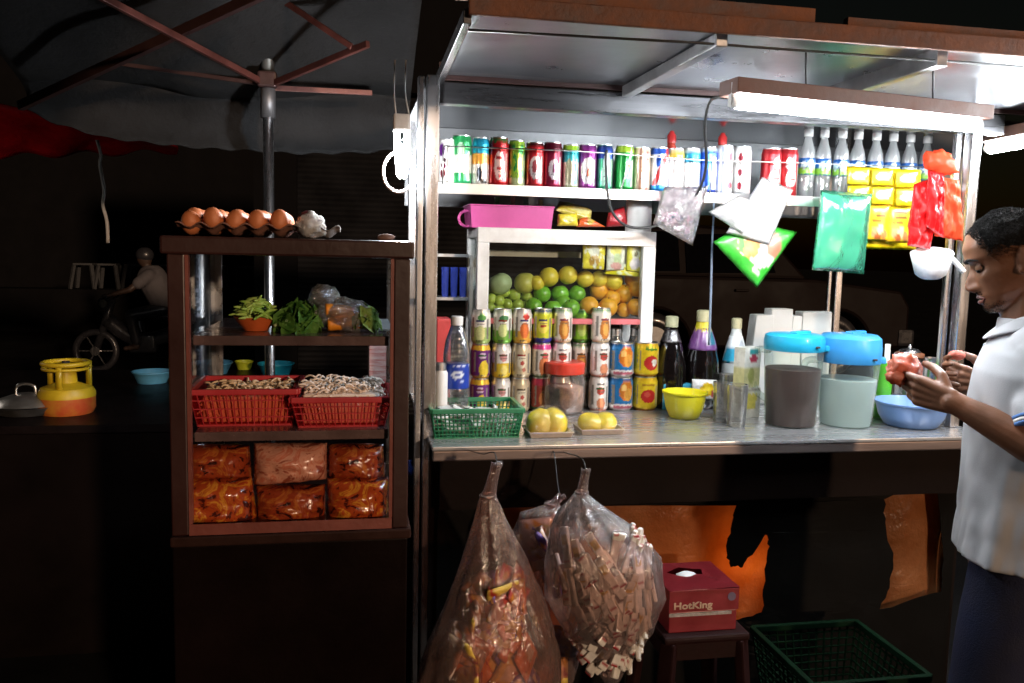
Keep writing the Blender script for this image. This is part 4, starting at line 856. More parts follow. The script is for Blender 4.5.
for k in range(90):
    x = random.uniform(f0.x+.01, f1.x-.015); y = random.uniform(y0+.015, y0+.155); z = ZT+.015+.062*random.random()
    b.box((x, y, z), (random.uniform(.025, .05), random.uniform(.015, .03), random.uniform(.002, .006)), Matrix.Rotation(random.uniform(0, 3), 3, 'Z') @ Matrix.Rotation(random.uniform(-.7, .7), 3, 'X'), .0015)
o = b.build('sachet_pile', mat('sachet_white', (.8, .82, .78), .35, 0, .35, 30, .05), loc=(f0.x+.1, y0+.08, ZT)); tag(o, 'loose white wrapped sachets filling the green basket', 'sachets', kind='stuff')
# jar with red lid
bp = PZ(566, 414, ZT); Y = bp.y+.02; p = PY(566, 362, Y); d = depth(p); r = 21.5*d/F; H = p.z-ZT; bs = V((p.x, Y+r*.3, ZT))
jr = MB().lathe([(.001, .002), (r*.85, 0), (r*.97, .01), (r, H*.25), (r, H*.62), (r*.9, H*.76), (r*.88, H*.8)], bs, 44).build('plastic_jar', mat_film('jar_plastic', 'faf4f0', .05, .7, .06, 7, .15, .3, mottle=.02), smooth='auto', loc=bs)
MB().lathe([(r*.9, H*.77), (r*.96, H*.78), (r*.97, H*.97), (r*.9, H), (.001, H)], bs, 44).build('lid', mat('red_lid', (.6, .05, .03), .35, coat=.3), jr, 'auto')
tag(jr, 'clear round plastic jar with a red screw lid in front of the cans', 'jar')
cr = MB().lathe([(.001, .006), (r*.9, .008), (r*.93, H*.25), (r*.93, H*.5), (r*.5, H*.56), (.001, H*.57)], bs, 32).build('jar_contents', mat('crackers', (.62, .42, .34), .7, 0, .45, 60, .5, 70), smooth=True, loc=bs); tag(cr, 'pale pinkish crumbs filling the jar with the red lid', 'snack', kind='stuff')
# wrapped fruit on trays
for k, (x0, x1, yb, yt, lab) in enumerate(((527, 578, 440, 407, 'yellow mango halves wrapped in film on a tray, left of the two packs'), (579, 629, 437, 412, 'yellow mango slices wrapped in film on a tray, right of the two packs'))):
    a, c = PZ(x0+3, yb-1, ZT), PZ(x1-3, yb-1, ZT); yy = a.y+.012
    t = thing('fruit_tray', lab, 'fruit pack', ((a.x+c.x)/2, yy+.05, ZT), 'wrapped mango packs')
    b = MB(); tray_box(b, a.x+.006, c.x-.006, yy, yy+.1, ZT, ZT+.016, .006, .002, .004); b.build('tray', mat('foam_tray', (.6, .5, .4), .6) if k == 0 else bpy.data.materials['foam_tray'], t)
    b = MB(); cx = (a.x+c.x)/2
    zt2 = PY((x0+x1)/2, yt, yy+.05).z-ZT
    for q in range(2): b.ball((cx+(-.022+.04*q), yy+.05, ZT+zt2*.42), (.042, .04, zt2*.55), 24, Matrix.Rotation(.2-.5*q, 3, 'Y'), f=lambda d: 1+.06*noise.noise(d*2+V((q+k*5, 0, 0))))
    b.build('mango', mat('mango_yellow', (.78, .6, .03), .35, 0, .25, 20, .06, coat=.4) if k == 0 else bpy.data.materials['mango_yellow'], t, True)
    b = MB()
    def wrap(s, t_): 
        x = a.x-.004+(c.x-a.x+.008)*s; y = yy-.008+.116*t_; e = (1-abs(2*s-1)**2.2)*(1-abs(2*t_-1)**2.2)
        return V((x, y, ZT+.018+(zt2*.98-.012)*max(0, e)**.6+.003*noise.noise(V((s*12, t_*12, k)))))
    b.grid(wrap, 24, 24); b.build('wrap', M['cling'], t, True)
# yellow bowl
def bowl(name, px, yb, yt, wt, wb, m, label, t=.0025, extra=None):
    bp = PZ(px, yb, ZT); Y = bp.y+wb*.5*depth(bp)/F*.9; p = PY(px, yt, Y); d = depth(p); R1 = wt*d/F/2; R0 = wb*d/F/2; H = p.z-ZT; bs = V((p.x, Y, ZT))
    o = MB().lathe([(.001, 0), (R0*.9, 0), (R0, .004), (R0+(R1-R0)*.55, H*.4), (R1*.97, H*.9), (R1*1.02, H*.93), (R1*1.03, H), (R1*.98, H), (R1*.93, H*.86), (R0+(R1-R0)*.5-t, H*.42), (R0*.9-t, .006), (.001, .005)], bs, 48).build(name, m, smooth='auto', loc=bs)
    tag(o, label, 'bowl'); return o
YLP = mat('yellow_plastic', (.8, .7, .01), .35, 0, .08, 9, .03, coat=.2)
bowl('plastic_bowl', 685, 420, 391, 44, 30, YLP, 'bright yellow plastic bowl in front of the black bottles')
LBP = mat('light_blue_plastic', (.2, .36, .72), .35, 0, .15, 9, .03, coat=.2)
bowl('plastic_bowl', 912, 430, 401, 70, 50, LBP, 'light blue plastic bowl under the man\'s hands')
# black sauce bottles, white-blue bottle
def bottle(px, yt, wpx, Y, m, mcap, label, labels=(), name='sauce_bottle', mliq=None):
    p = PY(px, yt, Y); d = depth(p); r = wpx*d/F/2; H = p.z-ZT; bs = V((p.x, Y, ZT))
    o = MB().lathe([(.2*r, .006), (.85*r, 0), (r, .012), (r*1.02, H*.3), (r*.97, H*.48), (r*.72, H*.68), (r*.42, H*.83), (r*.34, H*.9)], bs, 36).build(name, m, smooth='auto', loc=bs)
    MB().lathe([(r*.36, H*.88), (r*.4, H*.885), (r*.4, H*.99), (r*.3, H), (.001, H)], bs, 20).build('cap', mcap, o, 'auto')
    for (z0, z1, ops) in labels:
        def rad(z):
            pr = [(0, 1), (.3, 1.02), (.48, .97), (.68, .72), (.83, .42), (.9, .34)]
            for (a, ra), (c, rc) in zip(pr, pr[1:]):
                if a <= z <= c: return ra+(rc-ra)*(z-a)/(c-a)
            return .34
        b = MB(); b.lathe([(r*rad(z0)*1.0, H*z0)]+[(r*rad(z0+(z1-z0)*k/10)*1.03, H*(z0+(z1-z0)*k/10)) for k in range(11)]+[(r*rad(z1), H*z1)], bs, 40)
        l = b.build('label', M['print'], o, True); paint_cyl(l, ops, H*(z1-z0), H*z0)
    return tag(o, label, 'bottle')
SOYM = mat('dark_soy', (.006, .004, .004), .06, coat=.8); CAPG = mat('pale_gold_cap', (.5, .48, .3), .4)
bottle(672, 316, 33, 2.84, SOYM, CAPG, 'black soy sauce bottle with a pale cap, left of the two', [(.72, .86, ['2c2628', ('e', .0, .5, .12, .4, 'c8c8d0'), ('n', 5, 4, .2, 1, '8a8488')])])
bottle(704, 310, 35, 2.84, SOYM, CAPG, 'black soy sauce bottle with purple neck label, right of the two', [(.6, .82, ['7c4c8c', ('e', .06, .5, .1, .3, 'e0d8e4'), ('r', .1, .26, .2, .9, '2c7890'), ('b', .9, 1, 'd8c830')]), (.82, .88, ['d8c832'])])
bottle(737, 318, 26, 2.86, mat('milky_bottle', (.62, .66, .66), .2, coat=.4), CAPG, 'white sauce bottle with bright blue shoulder label behind the carton', [(.5, .8, ['e8eef0', ('r', -.5, -.04, .1, .55, '30a8d0'), ('e', .08, .6, .12, .25, 'c8ccd4'), ('b', 0, .12, '38b0d4')])])
p = PY(675, 384, 2.79); x0, x1 = PY(664, 384, 2.79).x, PY(692, 384, 2.79).x
o = MB().box2((x0, 2.79, ZT), (x1, 2.845, p.z), .004).build('blue_box', mat('cyan_box', (.04, .32, .5), .4), loc=((x0+x1)/2, 2.8, ZT)); tag(o, 'small cyan plastic box just behind the yellow bowl', 'box')
packet('sachet', [(692, 379), (717, 380), (717, 400), (692, 399)], 2.775, .02, ['eceae8', ('e', .1, .5, .55, .35, 'e0b818'), ('e', .1, .5, .25, .18, 'f4d838'), ('r', .5, .9, .1, .5, 'b03a44')], 'white packet with a yellow burst beside the cyan box', 'packet', seed=60)
# drink cartons
def carton(name, px, yb, yt, wpx, Y, ops, label, ang=0.25, z0=None):
    p = PY(px, yt, Y); d = depth(p); hw = wpx*d/F/2; z0 = ZT if z0 is None else z0; H = p.z-z0; bs = V((p.x, Y, z0))
    b = MB(); n = 14
    for j in range(1): b.box((0, 0, H/2), (hw*2, hw*1.3, H))
    bmesh.ops.subdivide_edges(b.bm, edges=b.bm.edges[:], cuts=n, use_grid_fill=True)
    bmesh.ops.transform(b.bm, matrix=Matrix.Translation(bs), verts=b.bm.verts)
    o = b.build(name, M['print'], loc=bs); paint(o, lambda c: art(ops, c.x/hw, c.z/H)); o.rotation_euler.z = ang; tag(o, label, 'carton'); return p.z
z1 = carton('drink_carton', 746, 428, 387, 24, 2.66, ['e8e4d4', ('r', -.6, .6, .3, .8, 'e8d868'), ('b', .9, 1, 'b8b0a0')], 'pale yellow drink carton behind the drinking glasses, bottom of two')
carton('drink_carton', 748, 387, 347, 22, 2.665, ['ecebe2', ('b', 0, .5, 'd8d49c'), ('e', .1, .72, .5, .1, 'c0405a'), ('e', .1, .9, .7, .06, '30a0a4'), ('e', -.1, .3, .4, .2, 'b0b468')], 'white carton with red mark, stacked on the pale yellow one', .35, z1+.001)
# drinking glasses
def glass(px, yb, yt, wpx, label, dy=0):
    bp = PZ(px, yb, ZT); Y = bp.y+.02+dy; p = PY(px, yt, Y); d = depth(p); r = wpx*d/F/2; H = p.z-ZT; bs = V((p.x, Y, ZT))
    o = MB().lathe([(.001, 0), (r*.84, 0), (r*.88, .004), (r, H), (r*.93, H), (r*.82, .016), (.001, .014)], bs, 36).build('drinking_glass', mat_film('ribbed_glass', 'faf8f4', .07, .9, .05, 9, .15, .5, mottle=.02) if 'ribbed_glass' not in bpy.data.materials else bpy.data.materials['ribbed_glass'], smooth='auto', loc=bs); tag(o, label, 'glass', 'drinking glasses on the counter')
glass(738, 427, 384, 21, 'clear drinking glass beside the dark pitcher, right and nearer one'); glass(723, 424, 382, 19, 'clear drinking glass next to the yellow bowl, left one', .03); glass(729, 412, 374, 20, 'clear drinking glass standing behind the other two', .03)
# folded white boxes behind the pitchers
WB = mat('grey_white_card', (.6, .6, .58), .6, 0, .12, 6, .03)
for k, (x0, x1, yt, lean) in enumerate(((754, 775, 315, .012), (772, 794, 309, 0), (793, 803, 316, 0), (804, 833, 312, -.004))):
    Y = 2.88+.018*k; a, c = PY(x0, yt, Y), PY(x1, yt, Y)
    b = MB(); b.prism([(a.x-lean*1.5, ZT), (c.x, ZT), (c.x-.002, c.z), (a.x+lean, a.z)], Y, Y+.06)
    o = b.build('takeaway_box', WB, loc=((a.x+c.x)/2, Y+.03, ZT), bev=.003); tag(o, 'tall off-white card box behind the brown pitcher, '+('leftmost and leaning', 'second and tallest', 'narrow third one', 'wide one at the right end')[k], 'box', 'white boxes behind the pitchers')
# pitchers
PITM = mat_film('pitcher_plastic', 'f4faf6', .04, .12, .15, 6, .0, .2, mottle=.0); LIDB = mat('cyan_lid', (.02, .42, .68), .35, 0, .1, 9, .03, coat=.3); LIDB2 = mat('sky_blue_lid', (.06, .36, .78), .35, 0, .1, 9, .03, coat=.3)
def pitcher(px, yb, yl, yt, wt, wb, yq, liq, lidm, label, liql):
    bp = PZ(px, yb, ZT); d0 = depth(bp); Y = bp.y+wb*.5*d0/F*.75; p = PY(px, yt, Y); d = depth(p); R1 = wt*d/F/2; R0 = wb*d/F/2
    zl = PY(px, yl, Y).z-ZT; H = p.z-ZT; bs = V((p.x, Y, ZT)); zq = PY(px, yq, Y).z-ZT
    t = thing('pitcher', label, 'pitcher', bs, 'lidded drink pitchers')
    rr = lambda z: R0+(R1-R0)*z/zl
    MB().lathe([(.001, .001), (R0*.94, 0), (R0, .008), (rr(zl*.5), zl*.5), (rr(zl), zl), (rr(zl)*.97, zl)], bs, 56).build('jug', PITM, t, 'auto')
    b = MB(); b.lathe([(R1*1.0, zl-.012), (R1*1.015, zl-.01), (R1*1.02, zl+(H-zl)*.45), (R1*.985, zl+(H-zl)*.82), (R1*.86, zl+(H-zl)*.95), (R1*.3, H), (.001, H)], bs, 56)
    b.box(bs+V((R1*1.0, -R1*.25, zl-.004)), (R1*.35, R1*.5, .02), Matrix.Rotation(-.5, 3, 'Z'), .006)
    b.build('lid', lidm, t, 'auto')
    b = MB(); b.box(bs+V((R1*.3, -R1*1.02, zl+.006)), (.014, .006, .006), None, .002); b.build('spout_hole', DKB, t)
    b = MB(); b.box(bs+V((.02, 0, H+.002)), (R1*.9, R1*.28, .01), Matrix.Rotation(.5, 3, 'Z'), .004); b.build('handle', lidm, t)
    b = MB(); b.tube([bs+V((-R1*.5, R1*.8, zl*.92)), bs+V((-R1*.75, R1*1.45, zl*.85)), bs+V((-R1*.7, R1*1.4, zl*.4)), bs+V((-R0*.5, R0*.85, zl*.25))], .012, 10, 5); b.build('grip', PITM, t, True)
    o = MB().lathe([(.001, .004), (R0*.95, .004), (rr(zq)*.965, zq), (.001, zq)], bs, 48).build('drink', liq, smooth='auto', loc=bs); tag(o, liql, 'drink')
pitcher(795, 428, 346, 333, 58, 50, 368, mat('brown_drink', (.062, .022, .015), .5, 0, .25, 12, 0), LIDB, 'pale plastic pitcher of dark brown drink with a cyan lid', 'dark brown drink filling the pitcher with cyan lid')
pitcher(850.5, 428, 358, 333, 60, 50, 378, mat_film('water_drink', 'f0f8f6', .85, .1, .1, 5, .0, .1, mottle=0), LIDB2, 'pale plastic pitcher of clear water with a sky blue lid', 'clear water in the pitcher with sky blue lid')
# green jug, spoon, steel pot and mug
bp = PZ(884, 412, ZT); Y = 2.62; p = PY(884, 362, Y); H = p.z-ZT; bs = V((p.x, Y, ZT))
o = MB().lathe([(.001, 0), (.026, 0), (.034, H), (.031, H), (.024, .004), (.001, .004)], bs, 36).build('green_cup', mat('bright_green', (.1, .5, .03), .35, coat=.2), smooth='auto', loc=bs); tag(o, 'tall bright green plastic cup between water pitcher and blue bowl', 'cup')
o = MB().bar(PY(886, 378, Y-.005), PY(888, 344, Y+.02), .018, .004, .002).build('spatula', M['white'], loc=PY(886, 378, Y)); tag(o, 'white flat spatula standing in the green cup', 'spatula')
bp = V((PY(909, 360, 2.75).x, 2.75, ZT)); zt = PY(909, 349, 2.75).z-ZT; r = .045
kt = MB().lathe([(.001, 0), (r, 0), (r*1.1, zt*.3), (r*1.02, zt*.85), (r*.8, zt*.97), (r*.6, zt), (r*.15, zt*1.02), (r*.12, zt*1.06), (.001, zt*1.08)], bp, 36).build('steel_pot', M['steel'], smooth='auto', loc=bp); tag(kt, 'round steel pot with a brown lid edge behind the man\'s near hand', 'pot')
MB().lathe([(r*1.08, zt*.86), (r*1.12, zt*.88), (r*1.12, zt*.93), (r*.9, zt*.95)], bp, 36).build('rim', mat('brown_rim', (.2, .08, .04), .4), kt, True)
bp = V((PY(934, 372, 2.62).x, 2.62, ZT)); zt = PY(934, 358, 2.62).z-ZT
mg = MB().lathe([(.001, 0), (.034, 0), (.036, zt), (.033, zt), (.031, .004), (.001, .004)], bp, 36).build('steel_mug', M['steel'], smooth='auto', loc=bp); MB().tube([bp+V((.036, 0, zt*.8)), bp+V((.06, 0, zt*.75)), bp+V((.06, 0, zt*.35)), bp+V((.035, 0, zt*.25))], .004, 8, 5).build('handle', M['steel'], mg, True); tag(mg, 'plain steel mug standing by the right post of the stall', 'mug')
bp = PZ(928, 418, ZT); o = MB().box2((PY(900, 400, 2.66).x, 2.62, ZT), (PY(952, 400, 2.66).x, 2.72, PY(920, 398, 2.62).z), .006).build('steel_tray', M['steelx'], loc=(1.72, 2.67, ZT)); tag(o, 'low steel container behind the light blue bowl', 'container')
# ------------------------------------------------------------------ bags of goods hung below the counter
def big_bag(label, pts, Y0, knot, m, seed, depthr=.75, tail=1):
    """pts: (py, px_left, px_right) from the tie downwards"""
    t = thing('plastic_bag', label, 'plastic bag', PY(*knot, Y0), 'big clear bags below the counter')
    n = 64; b = MB(); rings = []
    fine = []
    for (a, c) in zip(pts, pts[1:]):
        for k in range(5):
            f = k/5; fine.append([a[i]+(c[i]-a[i])*f for i in range(3)])
    fine.append(list(pts[-1])); info = []
    for i, (py, l, r_) in enumerate(fine):
        L_, R_ = PY(l, py, Y0), PY(r_, py, Y0); ce = (L_+R_)/2; rx = (R_-L_).length/2; f = i/(len(fine)-1)
        ry = min(.17, rx*depthr); ring = []
        for k in range(n):
            a = 2*PI*k/n
            fold = math.sin(a*9+seed+2*f)*.10*math.exp(-f*3.5)+math.sin(a*15+seed*2)*.05*math.exp(-f*2.5)
            cr = .05*noise.noise(V((math.cos(a)*3+seed, math.sin(a)*3, f*7)))+.035*noise.noise(V((math.cos(a)*9+seed, math.sin(a)*9, f*22)))
            q = 1+fold+cr*(.4+f)
            ring.append(ce+V((rx*q*math.sin(a), -ry*q*math.cos(a), .004*noise.noise(V((a*3, f*9, seed))))))
        rings.append(ring); info.append((ce, rx, ry))
    b.rings(rings, True, True); b.build('bag', m, t, True)
    b = MB(); k0 = rings[0]; ce, rx, ry = info[0]; tip = PY(*knot, Y0); rr = []
    for i in range(9):
        f = i/8; c_ = ce.lerp(tip, f); s = rx*(1-.55*math.sin(f*PI*.5))*(1+.5*f*f) if tail else rx
        rr.append([c_+V((s*(1+.3*math.sin(k*1.9+seed)*f)*math.sin(2*PI*k/20), -s*.7*(1+.3*math.cos(k*2.3)*f)*math.cos(2*PI*k/20), .008*f*math.sin(k*2.1))) for k in range(20)])
    b.rings(rr); b.torus(ce+V((0, 0, .004)), rx*.9, .004, 'Z', 18, 6); b.build('knot', m, t, True)
    return t, info
SACH = mat_print('sachet_print', .3, 0, .2)
MBAG = mat_film('clear_bag', 'fbe6e2', .07, .8, .14, 16, .8, .3, mottle=.1, stretch=(1, 1, .3))
hk = lambda px, Y: None
bagA, infA = big_bag('tall clear bag of red and orange snack packets, leftmost below the counter', [(497, 480, 496), (520, 474, 506), (560, 461, 528), (600, 446, 543), (640, 428, 556), (680, 418, 560), (715, 420, 556), (735, 440, 540)], 2.08, (497, 464), M['bag'], 1.3, .55)
bagB, infB = big_bag('half hidden clear bag of pale packets in the middle below the counter', [(505, 545, 559), (512, 522, 566), (535, 512, 578), (575, 508, 588), (620, 510, 588), (660, 520, 580), (690, 535, 570)], 2.2, (561, 496), M['bag'], 4.1, .5)
bagC, infC = big_bag('round clear bag stuffed with white sachet sticks, rightmost below the counter', [(494, 575, 588), (510, 560, 607), (530, 550, 636), (560, 545, 660), (595, 547, 663), (630, 566, 652), (660, 588, 630), (684, 606, 618)], 2.07, (586, 470), MBAG, 7.7, .7)
for k, (px, py) in enumerate(((497, 464), (561, 496), (586, 470))):
    p = PY(px, py, (2.08, 2.2, 2.07)[k]); pts = [p+V((0, 0, -.01)), p+V((0, .04, .02)), V((p.x, 2.295, .955)), V((p.x, 2.36, .95))]
    h_ = MB().tube(pts, .0016, 6, 4).build('hook', M['blackcable'], smooth=True, loc=pts[-1]); tag(h_, 'thin wire hook under the counter edge carrying the '+('left', 'middle', 'right')[k]+' clear bag', 'hook', 'bag hooks')
# sachet sticks in the right bag
def inside(info, f, rnd, sh=.82):
    i = f*(len(info)-1); a = int(min(i, len(info)-2)); ce, rx, ry = info[a]; c2, rx2, ry2 = info[a+1]; g = i-a
    ce = ce.lerp(c2, g); rx += (rx2-rx)*g; ry += (ry2-ry)*g; an = random.uniform(-1.5, 1.5) if rnd else 0
    return ce+V((rx*sh*math.sin(an), -ry*sh*math.cos(an), 0)), an
SOPS = [['f0ece4', ('r', -.9, .9, .12, .2, 'a83038'), ('r', -.7, .7, .55, .8, 'd0a840'), ('t', -.6, .6, .3, .5, '8a7a6a')], ['f0eee8', ('r', -.9, .9, .3, .62, '5a3420'), ('r', -.9, .9, 0, .05, 'a83038'), ('e', 0, .45, .6, .1, 'c89048')], ['ece8de', ('r', -.5, .5, .2, .9, 'c0b83c'), ('r', -.2, .3, .3, .7, '6a8a3c'), ('r', -.9, .9, .92, 1, 'a02028')]]
protos = []
for ops in SOPS:
    b = MB(); b.box((0, 0, 0), (.024, .011, .105), None, .004); bmesh.ops.subdivide_edges(b.bm, edges=[e for e in b.bm.edges if e.calc_length() > .05], cuts=14)
    me = bpy.data.meshes.new('sachet_stick'); bmesh.ops.recalc_face_normals(b.bm, faces=b.bm.faces); b.bm.to_mesh(me); b.bm.free(); me.materials.append(SACH)
    o = bpy.data.objects.new('sachet_stick', me); COL.objects.link(o); paint(o, lambda c: art(ops, c.x/.012, c.z/.105+.5)); protos.append(o)
first = [True]*3
for k in range(120):
    f = random.uniform(.34, .84); p, an = inside(infC, f, True, random.uniform(.66, .8)); q = k % 3
    # two fans of sticks: upper leaning left, lower leaning right
    lean = random.uniform(.35, .8) if f > .62 else (random.uniform(-.85, -.35) if an < .1 else random.uniform(-.1, .3))
    o = protos[q] if first[q] else protos[q].copy()
    if not first[q]: COL.objects.link(o)
    first[q] = False
    o.location = p; o.rotation_euler = (random.uniform(-.25, .25), lean, an+random.uniform(-.3, .3))
    tag(o, ('white sachet stick with red and gold bands among the heap in the right clear bag', 'white sachet stick with a brown band among the heap in the right clear bag', 'white sachet stick with a yellow-green stripe among the heap in the right clear bag')[q], 'sachet', 'sachet sticks in the right bag')
PK = [('d8503c', 'red'), ('ec8c3c', 'orange'), ('7c5ca8', 'purple'), ('ecc85c', 'golden'), ('b04034', 'dark red'), ('e8d0c4', 'whitish')]
pp = {}
def heap(info, n, f0, f1, keys, size, where, sh=(.3, .8)):
    for k in range(n):
        f = random.uniform(f0, f1); p, an = inside(info, f, True, random.uniform(*sh)); key = keys[k % len(keys)]; col, nm = PK[key]
        if key not in pp:
            s = size; c4 = [V((-s, 0, s*.75)), V((s, 0, s*.75)), V((s, 0, -s*.75)), V((-s, 0, -s*.75))]
            b = pillow(c4, .02, 10, .005, 9, seed=key); o = b.build('snack_packet', M['print'], None, True, loc=(0, 0, 0)); paint_quad(o, c4, [col, ('e', .1, .55, .5, .22, 'e8d8c0' if key != 5 else 'c8b848'), ('n', 3, 3, .3, key, 'e0a030' if key != 3 else 'a83020')], V((0, 0, 0))); pp[key] = o
        else: o = pp[key].copy(); COL.objects.link(o)
        o.location = p; o.rotation_euler = (random.uniform(-.5, .5), random.uniform(-1.2, 1.2), an+random.uniform(-.4, .4))
        tag(o, '%s snack packet jumbled inside the %s clear bag below the counter' % (nm, where), 'snack packet', 'snack packets in the %s bag' % where)
heap(infA, 74, .36, .93, (1, 3, 5, 0, 3, 5, 1, 3, 2, 4), .055, 'left', (.3, .66))
heap(infB, 16, .3, .9, (5, 2, 3, 5), .05, 'middle', (.25, .6))
# ------------------------------------------------------------------ red boxes on a stool, green crate
Yx = 2.12; a = PY(668, 634, Yx); c = PY(737, 634, Yx); zt = PY(700, 590, Yx).z; zm = PY(700, 611.5, Yx).z; z0 = a.z; rb = mat('red_box_card', (.26, .018, .028), .4, 0, .25, 10, .05, coat=.2)
bx_y1 = Yx+.2
lo = MB().box2((a.x+.002, Yx+.003, z0), (c.x-.003, bx_y1, zm-.0005), .003).build('carton_box', rb, loc=((a.x+c.x)/2, Yx+.1, z0)); tag(lo, 'lower red carton with a whitish torn upper edge on the stool', 'box', 'red cartons')
MB().box2((a.x+.001, Yx-.0005, zm-.012), (c.x-.02, Yx+.002, zm-.003)).build('tape', mat('torn_white', (.5, .45, .43), .6, 0, .5, 60, .1), lo)
up = thing('carton_box', 'upper red carton with pale lettering and a torn open top on the stool', 'box', ((a.x+c.x)/2, Yx+.1, zm), 'red cartons')
b = MB(); tray_box(b, a.x, c.x, Yx, bx_y1, zm+.0005, zt-.001, 0, .003, .003); b.build('carton', rb, up)
cutout('top_flap', [(a.x-.001, 0), (c.x+.001, 0), (c.x+.001, .2), (a.x-.001, .2)], [jag([(a.x+.04, .13), (a.x+.085, .09), (a.x+.14, .105), (a.x+.15, .14), (a.x+.09, .165)], .005, 3)], 0, .002, rb, up, .0)
tf = [o for o in up.children if o.name.startswith('top_flap')][0]
for v in tf.data.vertices:
    w_ = v.co+WPOS[up.name]; v.co = V((w_.x, Yx+w_.z, zt+.002-w_.y*0+.004*noise.noise(V((w_.x*20, w_.z*20, 0)))))-WPOS[up.name]
fc_ = bpy.data.curves.new('lettering', 'FONT'); fc_.body = 'HotKing'; fc_.size = .043; fc_.extrude = .0006; fc_.offset = .0012; fc_.align_x = 'LEFT'
fo_ = bpy.data.objects.new('lettering', fc_); COL.objects.link(fo_); dg = bpy.context.evaluated_depsgraph_get(); me = bpy.data.meshes.new_from_object(fo_.evaluated_get(dg), depsgraph=dg); bpy.data.objects.remove(fo_)
wd = max(v.co.x for v in me.vertices); sc = (c.x-a.x)*.56/wd
for v in me.vertices: v.co = V((a.x+.012+v.co.x*sc, Yx-.0012-v.co.z, zm+.010+v.co.y*sc*.8))-WPOS[up.name]
o = bpy.data.objects.new('lettering', me); COL.objects.link(o); me.materials.clear(); me.materials.append(mat('pale_gold_ink', (.6, .42, .3), .5)); o.parent = up
b = MB(); b.cone((c.x-.022, Yx-.0018, (zm+zt)/2+.008), (c.x-.022, Yx-.0004, (zm+zt)/2+.008), .012, .012, 20); b.build('emblem', mat('emblem_blue', (.16, .12, .2), .5), up)
b = MB(); b.ball((a.x+.1, Yx+.125, zt-.016), (.035, .03, .018), 16, f=lambda d: 1+.2*noise.noise(d*4)); o = b.build('tissue', M['white'], smooth=True, loc=(a.x+.1, Yx+.12, zt-.02)); tag(o, 'whitish crumpled paper inside the torn red carton', 'paper')
sm = mat('dark_red_stool', (.018, .005, .005), .6, spec=.15); ce = V(((a.x+c.x)/2+.005, Yx+.1, 0))
stl = thing('plastic_stool', 'dark red plastic stool below the counter carrying the red cartons', 'stool', ce)
b = MB(); b.box(ce+V((0, 0, z0-.012)), (.25, .25, .022), None, .008); b.build('seat', sm, stl)
for sx in (-1, 1):
    for sy in (-1, 1): MB().bar(ce+V((sx*.105, sy*.105, z0-.022)), ce+V((sx*.14, sy*.14, 0)), .045, .03, .006).build('leg', sm, stl)
b = MB()
for s in (-1, 1): b.box(ce+V((0, s*.112, z0-.045)), (.19, .012, .05)); b.box(ce+V((s*.112, 0, z0-.045)), (.012, .19, .05))
b.build('apron', sm, stl)
gp, gq = PY(752, 629, 2.3), PY(838, 626, 2.3)
lattice_basket('plastic_crate', 'dark green slotted crate standing low in front of the stall, right of the stool', mat('deep_green', (.001, .012, .004), .7, spec=.08), gp.x+.03, gq.x+.03, 1.98, 2.27, gp.z-.2, gp.z, .03, .022, 'crate', .006, .016)
bx = MB(); bx.box2((gp.x+.02, 1.99, 0), (gq.x+.04, 2.26, gp.z-.202), .01); o = bx.build('crate_stand', DKP, loc=(gp.x+.2, 2.12, 0)); tag(o, 'plain dark box the green crate stands on', 'box')
# ------------------------------------------------------------------ glass cabinet on the left
KX0, KX1, KY0, KY1, KZ0, KZ1 = -.39, .133, 1.95, 2.5, .868, 1.535
cab = thing('glass_cabinet', 'dark red framed glass food cabinet with shelves on the left cart', 'cabinet', ((KX0+KX1)/2, (KY0+KY1)/2, KZ0))
WD = mat('dark_red_wood', (.036, .0095, .0075), .35, 0, .5, 3, .06, 30, c2=(.022, .006, .005), coat=.5); WD2 = mat('red_brown_trim', (.22, .055, .04), .45, 0, .3, 10, .1, coat=.2)
pw = .036
for x, y in ((KX0, KY0), (KX1-pw, KY0)): MB().box2((x, y, KZ0), (x+pw, y+.035, KZ1-.04), .003).build('post', WD, cab)
for x in (KX0+pw, KX1-pw-.008): MB().box2((x+.0005, KY0+.002, KZ0+.025), (x+.008, KY0+.022, KZ1-.0405)).build('trim', WD2, cab)
for x in (KX0+.01, KX1-.03): 
    MB().box2((x, KY1-.02, KZ0), (x+.022, KY1, KZ1-.04), .002).build('rear_post', M['lid'], cab)
MB().box2((KX0+.05, KY1-.16, KZ0+.02), (KX0+.058, KY1-.15, KZ1-.04)).build('rear_post', M['lid'], cab)
b = MB(); b.box2((KX0-.012, KY0-.01, KZ1-.0395), (KX1+.008, KY1+.01, KZ1), .005); b.build('top_board', WD, cab)
b = MB(); b.box2((KX0+.001, KY0+.003, KZ0), (KX1-.001, KY1, KZ0+.018), .002); b.build('bottom_board', WD, cab)
MB().box2((KX0+pw+.001, KY0-.001, KZ0+.0), (KX1-pw-.001, KY0+.0025, KZ0+.025)).build('trim', WD2, cab)
SHM = mat('cabinet_shelf', (.16, .1, .095), .25, .3, .4, 6, .08, coat=.2)
zs1, zs2 = PY(290, 336, 1.98).z, PY(290, 431, 1.98).z
for z in (zs1, zs2): MB().box2((KX0+pw+.01, KY0+.03, z-.022), (KX1-pw-.01, KY1-.03, z), .002).build('shelf', SHM, cab)
for x in (KX0+.016, KX1-.02): MB().box2((x, KY0+.036, KZ0+.02), (x+.004, KY1-.021, KZ1-.041)).build('pane', mat_glass('side_pane', 'e0e8f0', .8, .03) if x < 0 else bpy.data.materials['side_pane'], cab)
